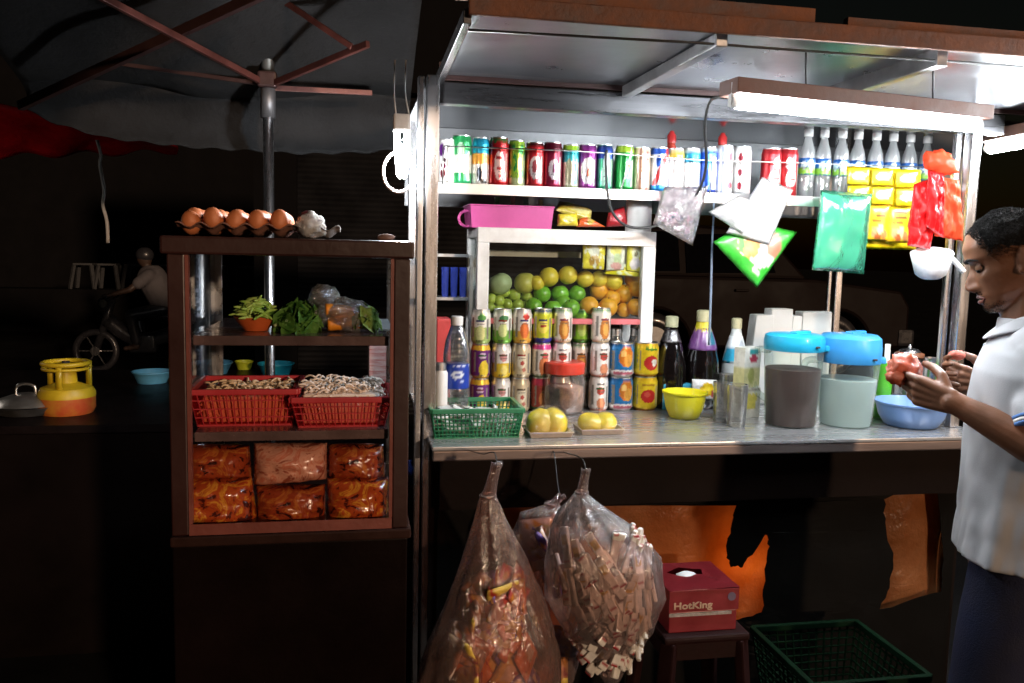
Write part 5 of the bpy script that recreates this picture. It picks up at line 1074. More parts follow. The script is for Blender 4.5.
# base cart
cart = thing('food_cart', 'dark cart carrying the glass cabinet, left of the stall', 'cart', ((KX0+KX1)/2, 2.25, 0))
MB().box2((KX0-.003, KY0-.008, KZ0-.024), (KX1+.008, KY1+.03, KZ0-.001), .004).build('top', mat('cart_top', (.035, .016, .013), .45, 0, .4, 9, .1, spec=.06), cart)
MB().box2((KX0+.0, KY0-.0, .08), (KX1+.0, KY1+.02, KZ0-.0245), .004).build('body', mat('dark_cart_panel', (.007, .0035, .003), .35, 0, .45, 3, .08, spec=.06), cart)
for x in (KX0+.06, KX1-.06):
    for y in (KY0+.06, KY1-.06): MB().torus((x, y, .04), .028, .012, 'X', 20, 8).build('wheel', BK, cart, True)
# dark table at far left with the wok and gas bottle
TZ = .868
tb = thing('work_table', 'long dark work table behind the glass cabinet holding bowls, wok and gas bottle', 'table', (-.9, 3.8, 0))
MB().box2((-2.6, 3.2, TZ-.03), (.15, 4.6, TZ), .004).build('table_top', mat('dark_table', (.012, .008, .008), .35, 0, .5, 5, .1, spec=.06), tb)
MB().box2((-2.6, 3.205, .02), (.15, 3.22, TZ-.031)).build('front_sheet', mat('dark_sheet', (.006, .0035, .0032), .5, 0, .4, 3, .1, 6, spec=.06), tb)
for x in (-2.5, .1):
    for y in (3.3, 4.5): MB().box2((x, y, 0), (x+.04, y+.04, TZ-.031)).build('leg', BK, tb)
def at_table(px, py): return PZ(px, py, TZ+.001)
# gas bottle
p = PZ(67, 417, TZ); Yg = p.y+.09; k_ = depth(V((p.x, Yg, TZ)))/F; c = V((PY(67, 400, Yg).x, Yg, TZ)); R = 26*k_; zf_ = lambda y: PY(67, y, Yg).z-TZ
gb = thing('gas_bottle', 'squat yellow gas bottle with guard ring and red lower body on the work table', 'gas bottle', c)
b = MB(); b.lathe([(.001, 0), (R*.9, 0), (R, .02), (R, zf_(394)), (.001, zf_(394))], c, 40); b.build('lower_body', mat('gas_red', (.5, .06, .02), .4, 0, .3, 9, .05, c2=(.55, .25, .03)), gb, 'auto')
GY = mat('gas_yellow', (.68, .48, .02), .4, 0, .3, 9, .08)
MB().lathe([(R*1.01, zf_(396)), (R*1.01, zf_(392)), (R*.9, zf_(387)), (R*.55, zf_(384)), (R*.38, zf_(382)), (R*.36, zf_(369)), (R*.25, zf_(367)), (.001, zf_(366))], c, 40).build('shoulder', GY, gb, 'auto')
b = MB(); b.torus(c+V((0, 0, zf_(363))), R*.8, .009, 'Z', 40, 8); b.torus(c+V((0, 0, zf_(368))), R*.8, .006, 'Z', 40, 8)
for q in range(3): a = q*2.1+.5; b.bar(c+V((R*.8*math.cos(a), R*.8*math.sin(a), zf_(389))), c+V((R*.8*math.cos(a), R*.8*math.sin(a), zf_(362))), .02, .008)
b.build('guard_ring', GY, gb, True)
b = MB(); b.cone(c+V((0, 0, zf_(367))), c+V((0, 0, zf_(361))), .014, .014); b.build('valve', BK, gb)
# wok
p = PZ(28, 420, TZ); Yw = p.y+.13; c = V((PY(28, 400, Yw).x, Yw, TZ)); kk = depth(c)/F; R = 34*kk
wk = thing('wok', 'silvery wok with loop handle on the work table left of the gas bottle', 'wok', c)
zw = lambda y: PY(28, y, Yw).z-TZ
MB().lathe([(.001, 0), (R*.4, .0), (R*.75, zw(412)*.6), (R, zw(404)), (R*.98, zw(404)), (R*.72, zw(411)*.7), (.001, .006)], c, 40).build('pan', mat('wok_steel', (.3, .3, .3), .4, .9, .5, 7, .1), wk, 'auto')
MB().lathe([(R*.9, zw(404)+.002), (R*.75, zw(398)), (R*.4, zw(394)), (.001, zw(392))], c, 40).build('lid', mat('lid_alu', (.55, .54, .52), .35, .9, .3, 8, .08), wk, 'auto')
hp = PY(26, 393, Yw); MB().tube([hp+V((-.035, 0, -.01)), hp+V((-.03, 0, .025)), hp+V((0, 0, .035)), hp+V((.03, 0, .025)), hp+V((.035, 0, -.01))], .006, 8, 5).build('handle', M['lid'], wk, True)
# bowls and tubs on the work table
def tub(name, px, yb, yt, wt, Yoff, m, label, cat='bowl', fl=.72):
    p = PZ(px, yb, TZ); Y = p.y+Yoff; d = depth(V((p.x, Y, TZ))); p2 = PY(px, yt, Y); R = wt*d/F/2; H = p2.z-TZ; bs = V((p2.x, Y, TZ+.001))
    o = MB().lathe([(.001, 0), (R*fl, 0), (R*fl*1.03, .006), (R*.95, H*.85), (R, H*.9), (R, H), (R*.93, H), (R*fl*.97, .012), (.001, .01)], bs, 40).build(name, m, smooth='auto', loc=bs); tag(o, label, cat)
PB = mat('pale_blue_plastic', (.12, .4, .62), .4, 0, .12, 8, .03)
tub('plastic_bowl', 152, 386, 371, 38, .1, PB, 'pale blue bowl on the work table just left of the cabinet frame')
tub('plastic_tub', 212, 377, 362, 40, .12, PB, 'pale blue shallow tub seen behind the left red basket', 'tub')
tub('plastic_tub', 276, 378, 363, 36, .12, mat('turquoise_plastic', (.02, .36, .5), .4), 'turquoise tub seen through the cabinet right of the steel pole', 'tub')
tub('plastic_tub', 244, 375, 361, 18, .2, mat('lime_plastic', (.5, .55, .03), .4), 'small lime yellow tub between the pale blue and turquoise tubs', 'tub')
o = MB().box2((PY(369, 360, 3.3).x, 3.3, TZ), (PY(396, 360, 3.3).x, 3.5, PY(380, 346, 3.3).z), .006).build('storage_box', mat('pale_box', (.55, .45, .45), .5, 0, .5, 40, .1, c2=(.4, .12, .12), stretch=(.4, .4, 3)), loc=(PY(380, 360, 3.3).x, 3.4, TZ)); tag(o, 'pale box with reddish stripes standing behind the cabinet\'s right side', 'box')
# ------------------------------------------------------------------ eggs and bag on top of the cabinet
EGT = mat('egg_shell', (.62, .2, .075), .5, 0, .25, 12, .04); CRD = mat('egg_card', (.2, .085, .055), .85, 0, .3, 20, .3); CRD2 = mat('grey_egg_card', (.2, .19, .19), .85, 0, .3, 20, .3)
pitch = .0475
ex0 = PY(191, 225, 2.0).x; 
def egg_tray(x0, y0, nx, ny, m, label):
    t = thing('egg_tray', label, 'egg tray', (x0+(nx-1)*pitch/2, y0+(ny-1)*pitch/2, KZ1+.001))
    def f(s, u):
        x = x0-pitch*.6+(nx+.2)*pitch*s; y = y0-pitch*.6+(ny+.2)*pitch*u
        h = .017+.015*math.cos(2*PI*(x-x0)/pitch+PI)*.5+.015*math.cos(2*PI*(y-y0)/pitch+PI)*.5
        e = min(1, 14*min(s, 1-s, u, 1-u)); return V((x, y, KZ1+.003+h*(.7+.3*e)+.006*(1-e)))
    b = MB(); b.grid(f, nx*10, ny*10); o = b.build('tray', m, t, True); q = o.modifiers.new('solid', 'SOLIDIFY'); q.thickness = .002
    return t
egg_tray(ex0, 2.0, 5, 5, CRD, 'brown card egg tray full of brown eggs on top of the cabinet')
proto = None; ORDS = ('first', 'second', 'third', 'fourth', 'fifth')
for j in range(5):
    for i in range(5):
        if j == 0 and i == 0: zo = -.006
        else: zo = 0
        ctr = V((ex0+i*pitch, 2.0+j*pitch, KZ1+.037+zo))
        if proto is None:
            proto = o = MB().ball(ctr, (.0212, .0212, .0275), 24, f=lambda d: 1-.06*d.z).build('egg', EGT, smooth=True, loc=ctr)
        else: o = copy_tree(proto); o.location = ctr+V((0, 0, random.uniform(-.002, .003)))
        o.rotation_euler = (random.uniform(-.25, .25), random.uniform(-.25, .25), 0)
        tag(o, 'brown egg on the cabinet, %s from the left in the %s row from front' % (ORDS[i], ORDS[j]), 'egg', 'eggs in the tray')
gx = ex0+5*pitch+.01
egg_tray(gx, 2.01, 2, 3, CRD2, 'grey card egg tray piece right of the brown egg tray')
for k, (dx, dy) in enumerate(((0.005, 0), (.0, .05))):
    ctr = V((gx+dx, 2.01+dy, KZ1+.04)); o = MB().ball(ctr, (.023, .023, .025), 24).build('onion', mat('dark_red_onion', (.2, .05, .06), .35, 0, .4, 20, .04) if k == 0 else bpy.data.materials['dark_red_onion'], smooth=True, loc=ctr); tag(o, 'dark reddish onion in the grey tray, '+('nearer' if k == 0 else 'farther')+' of two', 'onion', 'onions in the grey tray')
c = PY(311, 219, 2.0); c.z = KZ1+.03
o = MB().ball(c, (.033, .03, .029), 30, Matrix.Rotation(.3, 3, 'Y'), f=lambda d: 1+.25*noise.noise(d*2.5)+.2*noise.noise(d*6)).build('plastic_bag', mat_film('bright_bag', 'f8f8f8', .7, .6, .15, 24, .9, .2), smooth=True, loc=c); tag(o, 'small crumpled white bag beside the grey egg tray on the cabinet', 'plastic bag')
c = PY(386, 229, 2.0); c.z = KZ1+.008
o = MB().ball(c, (.02, .012, .008), 20, f=lambda d: 1+.35*noise.noise(d*4)).build('rag', mat('brown_rag', (.2, .12, .1), .8), smooth=True, loc=c); tag(o, 'small brown rag on the right end of the cabinet top', 'rag')
# ------------------------------------------------------------------ upper shelf
p = PY(256, 327, 2.1); c = V((p.x, 2.1, zs1+.001)); r = 21*depth(c)/F
o = MB().lathe([(.001, 0), (r*.55, 0), (r*.6, .004), (r, .03), (r*1.02, .033), (r*.97, .033), (r*.55, .006), (.001, .005)], c, 40).build('orange_bowl', mat('orange_plastic', (.6, .12, .03), .4, coat=.2), smooth='auto', loc=c); tag(o, 'shallow orange bowl of green chillies on the cabinet upper shelf', 'bowl')
GC = mat('chilli_green', (.28, .55, .08), .4, 0, .5, 30, .05, coat=.2, c2=(.45, .6, .16))
b = MB()
for k in range(70):
    a, q = random.uniform(0, 6.3), random.random()**.5; h = .03+.042*(1-q*q); ctr = c+V((r*.92*q*math.cos(a), r*.92*q*math.sin(a), h)); d = V((random.uniform(-1, 1), random.uniform(-1, 1), random.uniform(-.3, .3))).normalized()*.02
    b.tube([ctr-d, ctr+V((0, 0, .003)), ctr+d], lambda t: .0048*(1-.7*abs(2*t-1)), 6, 2)
o = b.build('chillies', GC, smooth=True, loc=c+V((0, 0, .03))); tag(o, 'heap of small green chillies in the shallow orange bowl', 'chillies', kind='stuff')
def leafy(name, ctr, R_, n, m, label, kind=None, seed=1):
    b = MB(); rnd = random.Random(seed)
    for k in range(n):
        d = V((rnd.gauss(0, 1), rnd.gauss(0, 1), rnd.gauss(0, 1))).normalized(); p = V(ctr)+V((d.x*R_[0], d.y*R_[1], abs(d.z)*R_[2]*1))*rnd.uniform(.55, 1)
        q = d.to_track_quat('Z', 'Y').to_matrix() @ Matrix.Rotation(rnd.uniform(0, 6), 3, 'Z') @ Matrix.Rotation(rnd.uniform(-.5, .9), 3, 'X'); L_ = rnd.uniform(.02, .04); W_ = L_*.45
        pr = [(-.0, -1), (.6, -.6), (1, 0), (.7, .6), (0, 1), (-.7, .6), (-1, 0), (-.6, -.6)]
        vs = [b.bm.verts.new(p+q @ V((x*W_, y*L_, .012*abs(x)-.01*y*y))) for x, y in pr]; ce = b.bm.verts.new(p+q @ V((0, 0, -.002)))
        for i in range(8): b._face((vs[i], vs[(i+1) % 8], ce))
    o = b.build(name, m, loc=ctr, smooth=True); return tag(o, label, 'vegetable', kind=kind)
LG = mat_translucent('leaf_green', (.16, .34, .07), (.06, .18, .03), .3, 40)
lc = PY(297, 328, 2.08); lc.z = zs1+.004
leafy('leafy_greens', lc, (.05, .045, .058), 170, LG, 'bundle of leafy green vegetables in the middle of the upper cabinet shelf')
b = MB(); 
for k in range(9): b.tube([lc+V((-.05+.012*k, -.03, .012)), lc+V((-.03+.01*k, 0, .02)), lc+V((0.01, .05, .02))], .004, 6, 3)
st_ = b.build('stem', mat('leaf_stem', (.35, .45, .2), .5), bpy.data.objects['leafy_greens'], True)
cc = PY(345, 316, 2.1); cc.z = zs1+.04
cb = thing('plastic_bag', 'clear plastic bag of carrots and greens on the right of the upper cabinet shelf', 'plastic bag', V((cc.x, 2.1, zs1+.001)))
b = MB(); b.ball(cc, (.078, .055, .041), 40, Matrix.Rotation(.14, 3, 'Y'), f=lambda d: 1+.12*noise.noise(d*2.2)+.08*noise.noise(d*6))
b.ball(cc+V((-.05, .0, .042)), (.036, .03, .03), 28, f=lambda d: 1+.2*noise.noise(d*3+V((3, 0, 0)))+.1*noise.noise(d*7)); b.build('bag', mat_film('veg_bag', 'fcfdfa', .1, 1.5, .08, 26, 1, .45, mottle=.25), cb, True)
CRT = mat('carrot_orange', (.85, .3, .02), .45, 0, .2, 30, .1)
for k, (dx, dz, ln) in enumerate(((-.03, -.02, .085), (-.02, 0, .08), (-.01, -.012, .09), (-.035, .012, .07))):
    p = cc+V((dx-.01, -.032+.012*(k % 3), dz)); o = MB().tube([p, p+V((ln*.5, .004, .001)), p+V((ln, .01, -.002))], lambda t: .016*(1-.6*t*t)+.001, 12, 5).build('carrot', CRT, smooth=True, loc=p); tag(o, 'carrot in the clear bag on the cabinet shelf, '+('lowest in front', 'middle', 'lower back', 'topmost')[k], 'carrot', 'carrots in the bag')
leafy('leafy_greens', cc+V((.048, -.02, -.02)), (.022, .03, .04), 40, mat_translucent('pale_leaf', (.3, .42, .12), (.18, .3, .06), .3, 40), 'pale green leaves in the right end of the carrot bag', seed=4)
o = MB().box2((PY(372, 330, 2.2).x, 2.1, zs1+.001), (PY(391, 330, 2.2).x, 2.4, zs1+.006), .001).build('white_sheet', M['white'], loc=(.06, 2.25, zs1)); tag(o, 'flat white board lying at the right end of the upper cabinet shelf', 'board')
# ------------------------------------------------------------------ middle shelf: red baskets
RP = mat('red_plastic', (.52, .035, .045), .35, 0, .15, 9, .04, coat=.2)
def red_basket(x0p, x1p, yb, yt, Yf, label, nlabel, fillc, fh, seed):
    a, c_ = PY(x0p, yb, Yf), PY(x1p, yb, Yf); z1 = PY((x0p+x1p)/2, yt, Yf).z
    t = thing('plastic_basket', label, 'basket', ((a.x+c_.x)/2, Yf+.11, zs2+.001), 'red baskets in the cabinet')
    x0, x1 = a.x+.016, c_.x-.016; z0 = zs2+.001
    b = MB(); q0 = [V((x0, Yf+.016, z0)), V((x1, Yf+.016, z0)), V((x1, Yf+.2, z0)), V((x0, Yf+.2, z0))]; q1 = [V((a.x, Yf, z1)), V((c_.x, Yf, z1)), V((c_.x, Yf+.215, z1)), V((a.x, Yf+.215, z1))]
    for i, (p, q) in enumerate(zip(q1, q1[1:]+q1[:1])): b.bar(p, q, .012, .014, .003)
    b.build('rim', RP, t)
    b = MB()
    for i in range(4):
        a0, a1, c0, c1 = q0[i], q0[(i+1) % 4], q1[i], q1[(i+1) % 4]
        n = int((a1-a0).length/.0135)
        for k in range(n+1): b.bar(a0.lerp(a1, k/n), c0.lerp(c1, k/n), .0028, .002)
        for k in range(0, 4): f = k/4; b.bar(a0.lerp(c0, f), a1.lerp(c1, f), .0032, .0025)
    b.build('lattice_side', RP, t)
    MB().box2((x0, Yf+.016, z0), (x1, Yf+.2, z0+.003)).build('bottom', RP, t)
    b = MB()
    for i in (0, 1, 3): b._face([b.bm.verts.new(p+(V(((x0+x1)/2, Yf+.11, p.z))-p).normalized()*.003) for p in (q0[i], q0[(i+1) % 4], q1[(i+1) % 4], q1[i])])
    o = b.build('side_skin', bpy.data.materials.get('red_skin') or mat_film('red_skin', 'd8202c', .06, .15, .2, 20, .1, .2, transtint='fcdcd4'), t); q = o.modifiers.new('solid', 'SOLIDIFY'); q.thickness = .001
    b = MB(); rnd = random.Random(seed); b.box2((x0+.009, Yf+.028, z0+.005), (x1-.009, Yf+.188, z0+.008+(z1-z0)*fh*.78), .006)
    for k in range(620):
        p = V((rnd.uniform(x0+.006, x1-.006), rnd.uniform(Yf+.03, Yf+.19), z0+.008+(z1-z0)*fh*rnd.random()**.7)); an = rnd.uniform(0, 6.3); d = V((math.cos(an), math.sin(an), rnd.uniform(-.4, .4)))*rnd.uniform(.008, .016)
        b.tube([p-d, p+V((0, 0, .005)), p+d], .0026, 6, 2)
    o = b.build('noodles', fillc, smooth=True, loc=((x0+x1)/2, Yf+.11, z0+.004)); tag(o, nlabel, 'noodles', kind='stuff')
NDL = mat('pale_noodle', (.9, .68, .45), .6, 0, .1, 40, .05)
red_basket(189, 298, 420, 392, 2.03, 'red slotted basket on the cabinet\'s middle shelf, left of the two', 'pale chopped noodles in the left red basket', NDL, .92, 3)
red_basket(291, 391, 427, 400, 2.0, 'red slotted basket on the cabinet\'s middle shelf, right of the two', 'pale noodles heaped in the right red basket', mat('white_noodle', (.92, .78, .66), .6, 0, .08, 40, .05), 1.3, 9)
# ------------------------------------------------------------------ bottom: six packed bags
def pack_mat(name, c1, c2, c3):
    m, nt, N, L, out = new_mat(name); p = N.new('ShaderNodeBsdfPrincipled'); L.new(p.outputs[0], out.inputs[0])
    n = noise_node(nt, 14, 5, .6); n.inputs['Distortion'].default_value = 2.5
    L.new(ramp(nt, n.outputs[0], [(.4, c1), (.46, c2), (.53, c2), (.6, c3), (.66, c2)]), p.inputs['Base Color']); p.inputs['Roughness'].default_value = .22; p.inputs['Coat Weight'].default_value = .5
    n2 = noise_node(nt, 22, 4); L.new(bump(nt, n2.outputs[0], .5, .01), p.inputs['Normal']); return m
PKM = [pack_mat('red_brown_pack', (.03, .006, .004), (.28, .04, .012), (.45, .13, .025)), pack_mat('pink_pack', (.3, .07, .04), (.6, .27, .18), (.5, .13, .07)), pack_mat('yellow_red_pack', (.06, .008, .005), (.4, .06, .013), (.66, .27, .03))]
for q, Yp, mi, lab in (([(184, 478), (252, 477), (258, 523), (181, 524)], 2.02, 2, 'glossy orange red food pack at the lower left of the cabinet bottom'),
                       ([(256, 485), (326, 484), (326, 523), (257, 523)], 2.03, 0, 'dark red-brown food pack at the lower middle of the cabinet bottom'),
                       ([(327, 478), (388, 477), (388, 521), (328, 523)], 2.02, 2, 'glossy orange red food pack at the lower right of the cabinet bottom'),
                       ([(188, 444), (249, 445), (253, 478), (184, 479)], 2.05, 0, 'red-brown food pack on the lower left pack'),
                       ([(254, 443), (327, 443), (327, 479), (254, 485)], 2.03, 1, 'paler pinkish food pack on top in the middle'),
                       ([(328, 444), (383, 444), (385, 478), (327, 479)], 2.05, 0, 'red-brown food pack on the lower right pack')):
    packet('food_pack', q, Yp, .11, None, lab, 'food pack', 'packs at the cabinet bottom', m=PKM[mi], amp=.01, seed=int(q[0][0]), n=22)
# small blue bottle behind the gap at the post
o = MB().lathe([(.001, 0), (.012, .001), (.013, .05), (.006, .065), (.006, .075), (.001, .076)], PY(409, 484, 2.56), 20).build('blue_rag', mat('blue_cloth', (.02, .06, .4), .5), smooth=True, loc=PY(409, 484, 2.56))
o.name = 'blue_bottle'; tag(o, 'small blue bottle standing in the gap between cabinet and stall', 'bottle')
q = PY(409, 484, 2.56); o = MB().box2((q.x-.02, 2.54, 0), (q.x+.03, 2.6, q.z-.001), .004).build('stand', DKP, loc=(q.x, 2.57, 0)); tag(o, 'narrow dark stand in the gap under the small blue bottle', 'stand')
# ------------------------------------------------------------------ the stall keeper
SK = mat('brown_skin', (.22, .096, .052), .36, 0, .18, 22, .06, 180, sss=.12)
FD = V((-.80, .60, 0)).normalized(); LD = V((0, 0, 1)).cross(FD)        # facing, his left
hc = PD(1011, 255, 1.97)                                               # middle of the head
pel = V((1.555, 1.705, .82)); chest = V((1.568, 1.712, 1.2)); neck = V((1.545, 1.705, 1.37))
feet = V((pel.x, pel.y, 0))
pitch = math.radians(20); HF = V((-.84, .54, 0)).normalized(); HL = V((0, 0, 1)).cross(HF); HFp = HF*math.cos(pitch)-V((0, 0, 1))*math.sin(pitch); HU = HFp.cross(HL)
HM = Matrix((HFp, HL, HU)).transposed()
hp_ = lambda x, y, z: hc+HM @ V((x, y, z-.12))
def lerp_tab(tab, z):
    if z <= tab[0][0]: return tab[0][1]
    for (a, va), (c, vc) in zip(tab, tab[1:]):
        if z <= c:
            f = (z-a)/(c-a); f = f*f*(3-2*f)*.5+f*.5; return va+(vc-va)*f
    return tab[-1][1]
FRONT = [(-.004, .05), (.004, .078), (.018, .088), (.034, .082), (.046, .085), (.06, .084), (.09, .086), (.112, .082), (.122, .083), (.136, .093), (.16, .093), (.19, .078), (.212, .048), (.226, .012), (.23, 0)]
BACK = [(-.004, .02), (.02, .035), (.05, .06), (.08, .082), (.12, .098), (.15, .1), (.18, .09), (.205, .066), (.222, .03), (.23, 0)]
WIDE = [(-.004, .02), (.004, .03), (.02, .043), (.045, .055), (.075, .063), (.1, .068), (.14, .074), (.17, .072), (.195, .06), (.215, .038), (.226, .015), (.23, 0)]
NOSE = [(.052, 0), (.06, .016), (.068, .026), (.076, .027), (.09, .02), (.105, .012), (.12, .005), (.13, 0), (.23, 0)]
g_ = lambda x, s: math.exp(-(x/s)**2)
def head_pt(th, z, off=0):
    fr, bk, wd = lerp_tab(FRONT, z)+off, lerp_tab(BACK, z)+off, lerp_tab(WIDE, z)+off
    c, s = math.cos(th), math.sin(th); ex = .86
    x = (fr if c > 0 else bk)*math.copysign(abs(c)**ex, c); y = wd*math.copysign(abs(s)**ex, s)
    if c > 0 and off == 0:
        x += lerp_tab(NOSE, z)*(g_(y, .0085+.004*g_(z-.07, .012))) + .011*g_(abs(y)-.013, .007)*g_(z-.066, .009)
        x += .0085*g_(z-.047, .0065)*g_(y, .022)+.0085*g_(z-.034, .006)*g_(y, .02)-.006*g_(z-.0405, .003)*g_(y, .021)   # lips
        x -= .010*g_(abs(y)-.032, .015)*g_(z-.115, .010)                                            # eye sockets
        x += .005*g_(abs(y)-.03, .02)*g_(z-.135, .007)+.004*g_(abs(y)-.042, .014)*g_(z-.088, .014)
    return hp_(x, y, z)
b = MB()
zs_ = [-.004+.234*k/90 for k in range(90)]
th_ = []
nT = 96
for k in range(nT):
    u = 2*k/nT-1; th_.append(PI*(abs(u)**1.35)*math.copysign(1, u))     # denser at the face
b.rings([[head_pt(t, z) for t in th_] for z in zs_])
for s in (-1, 1):   # ears
    R_ = HM @ Matrix.Rotation(s*-.35, 3, 'Z')
    b.ball(hp_(-.012, s*.072, .108), (.019, .008, .032), 20, R_); b.ball(hp_(-.004, s*.07, .086), (.01, .008, .012), 14, R_)
# neck and trunk (inside the shirt)
b.capsule(hp_(-.03, 0, .05), neck+V((.0, 0, -.03)), .057, .062, 24); b.capsule(hp_(-.012, 0, .05), neck+FD*.01+V((0, 0, -.05)), .048, .055, 24)
b.capsule(neck+V((0, 0, -.1)), chest, .09, .1, 20); b.capsule(chest, pel, .1, .1, 20)
Lsh, Lel, Lwr = PD(1046, 356, 1.87), PD(1058, 458, 1.81), PD(953, 402, 1.95)
Rsh = Lsh-LD*.36; Rel = PD(1052, 430, 2.28); Rwr = PD(990, 388, 2.16)
b.capsule(neck+V((0, 0, -.09)), Lsh, .065, .058, 18); b.capsule(neck+V((0, 0, -.09)), Rsh, .065, .058, 18)
def limb(a, q, prof, seg=18):
    n = len(prof)
    for (f0, r0), (f1, r1) in zip(prof, prof[1:]): b.capsule(V(a).lerp(q, f0), V(a).lerp(q, f1), r0, r1, seg)
for sh_, el, wr in ((Lsh, Lel, Lwr), (Rsh, Rel, Rwr)):
    limb(sh_, el, [(0, .053), (.4, .048), (.8, .041), (1, .04)]); limb(el, wr, [(0, .04), (.25, .044), (.6, .035), (.88, .027), (1, .0265)])
def hand(wr, d, n, s, curls, tc=.5):
    d, n, s = d.normalized(), n.normalized(), s.normalized(); tips = []
    for i in range(4):
        off = .027-.0185*i; kn = wr+d*(.088-.004*abs(i-1))+s*off
        b.capsule(wr+s*off*.55+d*.004, kn, .0155, .0115, 12)
        b.capsule(wr+s*off*.5+n*.008+d*.02, kn+n*.006-d*.012, .013, .0105, 12)
        ang = curls[i][0]; p = kn
        for q, L_ in enumerate((.043, .027, .021)):
            L_ *= (.95, 1.06, 1, .8)[i]; dr = d*math.cos(ang)+n*math.sin(ang); e = p+dr*L_+s*(.001*(1.5-i)*q)
            b.capsule(p, e, (.0098, .0088, .0078)[q]*(1 if i < 3 else .88), (.0088, .0078, .0068)[q]*(1 if i < 3 else .88), 12); p = e; ang += curls[i][1]
        tips.append(p)
    t0 = wr+d*.022+s*.02+n*.006; t1 = t0+(d*.62+s*.55+n*.5).normalized()*.04; t2 = t1+(d*.85+s*.2+n*tc).normalized()*.032; t3 = t2+(d*.95+n*.25).normalized()*.026
    b.capsule(wr+d*.01+s*.006, t1, .017, .0125, 12); b.capsule(t1, t2, .012, .0105, 12); b.capsule(t2, t3, .0105, .0085, 12)
    return tips, t3
UPV = V((0, 0, 1))
dL = (PD(912, 388, 2.02)-Lwr).normalized(); nL = (-LD+UPV*.25-dL*(-LD+UPV*.25).dot(dL)); sL = nL.cross(dL)
if sL.z < 0: sL = -sL
tipsL, thL = hand(Lwr, dL, nL, sL, [(.15, .4), (.3, .55), (.45, .65), (.6, .7)])
dR = (PD(955, 377, 2.17)-Rwr).normalized(); nR = (LD*.9+UPV*.35); nR = nR-dR*nR.dot(dR); sR = nR.cross(dR)
if sR.z < 0: sR = -sR
tipsR, thR = hand(Rwr, dR, nR, sR, [(.4, .6), (.5, .7), (.6, .75), (.7, .8)])
ank = {}
for s in (1, -1):
    hip = pel+LD*s*.072+V((0, 0, .03)); ft_ = feet+LD*s*.12+FD*(.05 if s > 0 else -.06); kn = (hip+ft_)/2+FD*.03; kn.z = .46; an = ft_+V((0, 0, .08)); ank[s] = (hip, kn, an)
    limb(hip, kn, [(0, .085), (.5, .072), (1, .054)]); limb(kn, an, [(0, .054), (.3, .055), (.8, .036), (1, .034)])
    b.capsule(an+V((0, 0, -.03)), an+FD*.13+V((0, 0, -.055)), .036, .026, 14); b.ball(an+V((0, 0, -.045))-FD*.02, .035, 14)
man = b.build('person', SK, loc=feet)
voxel(man, .0032, 4, .5)
tag(man, 'man in light grey polo shirt and dark jeans looking down at his hands', 'person')
# hair: a short cropped cap over the skull
def hair_pt(th, z):
    n = noise.noise(head_pt(th, z)*45)*.0025+noise.noise(head_pt(th, z)*170)*.0035
    return head_pt(th, z, .0015+n*.3)
def hairline(th):
    t = abs(th)/PI; tab = [(0, .2), (.12, .198), (.22, .186), (.3, .156), (.36, .125), (.42, .128), (.5, .115), (.56, .088), (.7, .06), (1, .05)]
    return lerp_tab(tab, t)
b = MB(); rings = []
nh = 44; tt = [2*PI*k/190-PI for k in range(190)]
for j in range(nh+1):
    ring = []
    for t in tt:
        z0 = hairline(t)+.007+.018*min(1, max(0, abs(t)-.5)*2)+.004*noise.noise(V((t*9, 0, 0)))+.003*noise.noise(V((t*40, 0, 0))); z = z0+(.2285-z0)*(j/nh)**.85
        ring.append(head_pt(t, z, -.002) if j == 0 else hair_pt(t, z))
    rings.append(ring)
b.rings(rings, False, True)
def strand(b, p, d, L_, w_):
    d = d.normalized(); x = d.orthogonal().normalized(); y = d.cross(x)
    v = [b.bm.verts.new(p+x*w_), b.bm.verts.new(p-x*w_*.5+y*w_*.87), b.bm.verts.new(p-x*w_*.5-y*w_*.87), b.bm.verts.new(p+d*L_)]
    for i in range(3): b._face((v[i], v[(i+1) % 3], v[3]))
rh = random.Random(3)
for k in range(13000):
    t = rh.uniform(-PI, PI); z0 = hairline(t); f = rh.random(); z = z0-.006+(.234-z0)*f
    if f < .22 and rh.random() > .12+f*4: continue
    p = head_pt(t, z, .001); o_ = (p-hp_(0, 0, .13)).normalized(); side = min(1, .15+3.5*f)
    strand(b, p, o_+V((rh.gauss(0, .45), rh.gauss(0, .45), rh.gauss(0, .45))), rh.uniform(.002, .0055)*side+.0015, .0009)
b.build('hair', mat('short_black_hair', (.008, .006, .005), 1, 0, .5, 120, .9, 500, c2=(.0025, .002, .002)), man, True)
DKH = bpy.data.materials['short_black_hair']
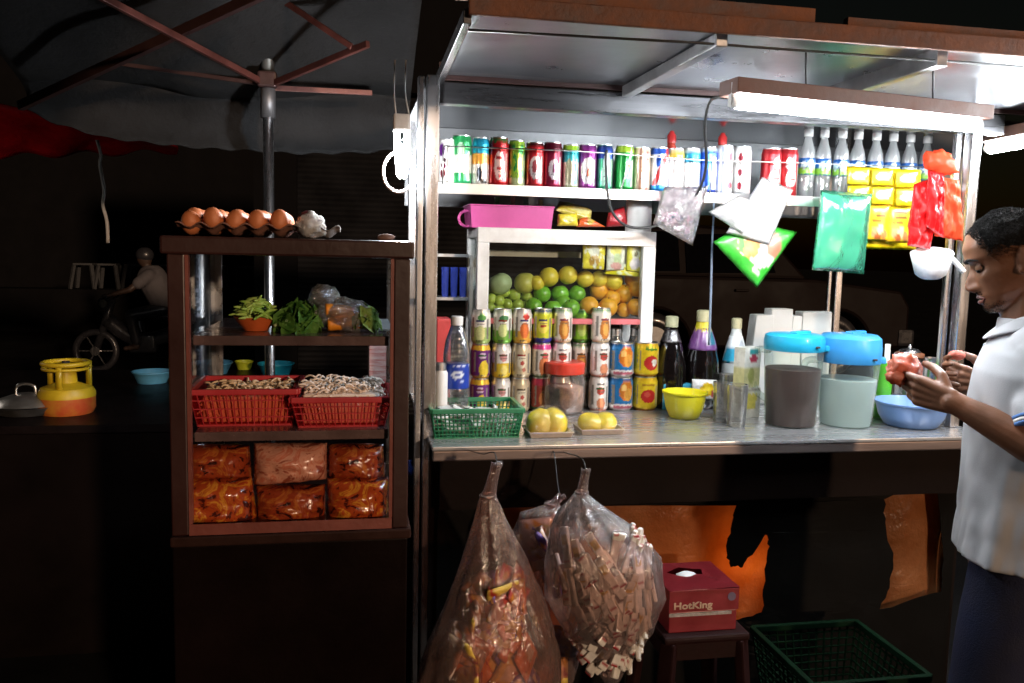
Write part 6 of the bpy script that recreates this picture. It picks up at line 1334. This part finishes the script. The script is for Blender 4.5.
for s in (-1, 1):
    pts = [head_pt(math.atan2(s*y, x), z, .0015)*.0+hp_(x, s*y, z) for x, y, z in ((.0915, .013, .131), (.0925, .026, .1365), (.085, .04, .136), (.073, .05, .13))]
    MB().tube(pts, lambda t: .0042*(1-.55*t), 8, 4).build('eyebrow', DKH, man, True)
    ec = hp_(.0685, s*.031, .1135)
    MB().ball(ec, .0118, 20).build('eye', mat('eye_white', (.55, .48, .42), .2) if s == -1 else bpy.data.materials['eye_white'], man, True)
    MB().ball(ec+HFp*.0062-HU*.006+HL*s*.001, .0068, 14).build('iris', bpy.data.materials['dark_soy'], man, True)
    b = MB(); rr = []
    for j in range(9):    # upper lid, looking down
        t = math.radians(-12+100*j/8); rr.append([ec+HM @ V((math.cos(t)*math.cos(a)*.0135, math.sin(a)*.0145*math.cos(t*.8), math.sin(t)*.0128-.002)) for a in [math.radians(-85+170*k/16) for k in range(17)]])
    for j in range(8):
        pass
    vv = [[b.bm.verts.new(p) for p in r] for r in rr]
    for j in range(8):
        for k in range(16): b._face((vv[j][k], vv[j][k+1], vv[j+1][k+1], vv[j+1][k]))
    b.build('eyelid', SK, man, True)
    MB().tube([rr[0][k] for k in range(1, 16, 2)], .0011, 6, 3).build('eyelash', DKH, man, True)
b = MB()
for k in range(1500):
    t = rh.gauss(0, .75); z = rh.choice((rh.uniform(.052, .060), rh.uniform(0, .03), rh.uniform(.0, .028)))
    if abs(t) > 1.5: continue
    if z > .05 and abs(t) > .36: continue
    p = head_pt(t, z, 0); o_ = (p-hp_(0, 0, .06)).normalized(); strand(b, p, o_+V((rh.gauss(0, .5), rh.gauss(0, .5), rh.gauss(0, .5)-.5)), .0032, .0006)
b.build('stubble', DKH, man, False)
LP = mat('lip', (.22, .075, .06), .35)
for z, x, h in ((.0465, .0905, .0042), (.0345, .0895, .005)):
    MB().tube([hp_(x-.0105, -.022, .0405), hp_(x-.0015, -.011, z), hp_(x, 0, z-.0006), hp_(x-.0015, .011, z), hp_(x-.0105, .022, .0405)], lambda t, h=h: h*(.35+.65*math.sin(PI*t)), 10, 5).build('lip', LP, man, True)
# polo shirt
SHM_ = mat('grey_polo_cloth', (.52, .53, .56), .85, 0, .1, 7, .05, 320)
b = MB(); rings = []
axis = [(.832, pel, .128, .188), (.92, pel, .13, .182), (1.0, pel.lerp(chest, .45), .136, .178), (1.1, chest, .135, .19), (1.2, chest, .132, .2), (1.27, chest.lerp(neck, .4), .118, .195), (1.315, chest.lerp(neck, .65), .1, .17), (1.345, chest.lerp(neck, .85), .082, .115), (1.372, neck, .07, .078), (1.392, neck+FD*.004, .066, .07)]
fine = []
for (z0, c0, f0, w0), (z1, c1, f1, w1) in zip(axis, axis[1:]):
    n = max(2, int((z1-z0)/.012))
    for k in range(n): u = k/n; fine.append((z0+(z1-z0)*u, c0.lerp(c1, u), f0+(f1-f0)*u, w0+(w1-w0)*u))
fine.append(axis[-1])
for z, c, f, w_ in fine:
    ring = []
    for k in range(90):
        a = 2*PI*k/90
        am = .012*max(0, min(1, (1.25-z)/.3))
        fold = am*noise.noise(V((math.cos(a)*3.2, math.sin(a)*3.2, z*3.5)))+am*.9*abs(noise.noise(V((math.cos(a)*4+z*5, math.sin(a)*4, z*9))))+am*.15*math.sin(a*7+z*9)*max(0, (1.0-z)/.25)
        ring.append(V((c.x, c.y, z))+FD*math.cos(a)*(f+fold)+LD*math.sin(a)*(w_+fold))
    rings.append(ring)
b.rings(rings)
slv = {}
for sh_, el, s in ((Lsh, Lel, 1), (Rsh, Rel, -1)):
    d = (el-sh_); e = sh_+d*.66; top = sh_-d*.06
    b.ball(sh_+LD*s*-.02+V((0, 0, .005)), (.078, .078, .07), 20)
    Q = d.to_track_quat('Z', 'Y').to_matrix(); rr = []
    for j in range(22):
        f = j/21; rr.append([top.lerp(e, f)+Q @ V((math.cos(a)*1, math.sin(a)*1, 0))*(.066+.016*f+.004*math.sin(a*5+f*7)*f+.005*noise.noise(V((math.cos(a)*2, math.sin(a)*2, f*4+s)))) for a in [2*PI*k/40 for k in range(40)]])
    b.rings(rr); slv[s] = (e, Q)
so_ = voxel(b.build('polo_shirt', SHM_, man), .0055, 5, .5)
for s, (e, Q) in slv.items():
    d = (Q @ V((0, 0, 1)))
    for q, (o1, mm) in enumerate(((-.012, mat('blue_trim', (.08, .2, .5), .7) if s == 1 else bpy.data.materials['blue_trim']), (-.004, bpy.data.materials['white_cap']), (.003, bpy.data.materials['blue_trim']))):
        bb = MB(); rr = []
        for j in range(2): rr.append([e+d*(o1+.0075*j)+Q @ V((math.cos(a), math.sin(a), 0))*(.0835+.0035*math.sin(a*5+7)+.005*noise.noise(V((math.cos(a)*2, math.sin(a)*2, 4+s)))) for a in [2*PI*k/40 for k in range(40)]])
        bb.rings(rr); bb.build('sleeve_trim', mm, so_, True)
# collar
bb = MB()
def col_(s, t):
    a = -PI+2*PI*s*.985+.02; r1, r2 = .066+.03*t, .07+.028*t; zz = 1.402-.03*t-.0*(abs(a)/PI)-(.02*g_(a-.0, .5))*t*0 + .012*(1-math.cos(a))*.5-.02*math.cos(a)
    p = neck+FD*math.cos(a)*r1+LD*math.sin(a)*r2; p.z = zz-.012*g_(a, .6); return p
bb.grid(col_, 60, 6); o = bb.build('collar', SHM_, so_, True); q = o.modifiers.new('solid', 'SOLIDIFY'); q.thickness = .004
for k in range(2):
    p = neck+FD*(.088+.008*k)+V((0, 0, -.045-.05*k)); MB().ball(p, .0055, 10).build('button', M['white'], so_, True)
# jeans and sandals
b = MB()
for s in (1, -1):
    hip, kn, an = ank[s]
    limb(hip, kn, [(0, .095), (.5, .088), (1, .072)]); limb(kn, an+V((0, 0, -.02)), [(0, .072), (.3, .071), (.8, .06), (1, .062)])
b.capsule(pel+LD*.06+V((0, 0, .06)), pel-LD*.06+V((0, 0, .06)), .1, .1, 20)
voxel(b.build('jeans', mat('dark_blue_denim', (.009, .013, .045), .9, 0, .35, 9, .3, 260), man), .01, 4, .5)
for s in (1, -1):
    an = ank[s][2]; bb = MB(); bb.box(an+FD*.055+V((0, 0, -.073)), (.27, .095, .02), Matrix((FD, LD, UPV)).transposed(), .008)
    bb.build('sandal', BK, man)
# what he holds
hcn = (tipsL[0]+thL)/2; hcn = PD(905, 370, depth(hcn))
b = MB(); b.ball(hcn, (.045, .028, .038), 32, Matrix.Rotation(.5, 3, 'Y'), f=lambda d: 1+.3*noise.noise(d*2.2+V((1, 5, 2)))+.2*noise.noise(d*5))
b.ball(hcn-dL*.02-UPV*.012+V((-.03, 0.01, 0)), (.032, .02, .018), 24, f=lambda d: 1+.3*noise.noise(d*3))
o = b.build('plastic_bag', mat_film('pink_orange_bag', 'ff8a66', .85, .5, .2, 24, .9, .1, 'e0704c'), smooth=True, loc=hcn); tag(o, 'crumpled pink-orange plastic bag held in the man\'s near hand', 'plastic bag')
c = (tipsR[0]+thR)/2; o = MB().ball(c, (.022, .014, .012), 20, f=lambda d: 1+.3*noise.noise(d*3)).build('rubber_band_bundle', mat('coral_red', (.65, .15, .1), .5), smooth=True, loc=c); tag(o, 'small coral red bundle pinched in the man\'s far hand', 'bundle')
# ------------------------------------------------------------------ render settings
SC.render.engine = 'CYCLES'
SC.view_settings.view_transform = 'Standard'; SC.view_settings.look = 'None'; SC.view_settings.exposure = 2.3; SC.view_settings.gamma = 1
SC.cycles.use_denoising = True; SC.cycles.max_bounces = 10; SC.cycles.transparent_max_bounces = 40; SC.cycles.sample_clamp_indirect = 4; SC.cycles.caustics_reflective = False; SC.cycles.caustics_refractive = False
SC.cycles.use_light_tree = True; SC.cycles.blur_glossy = .5
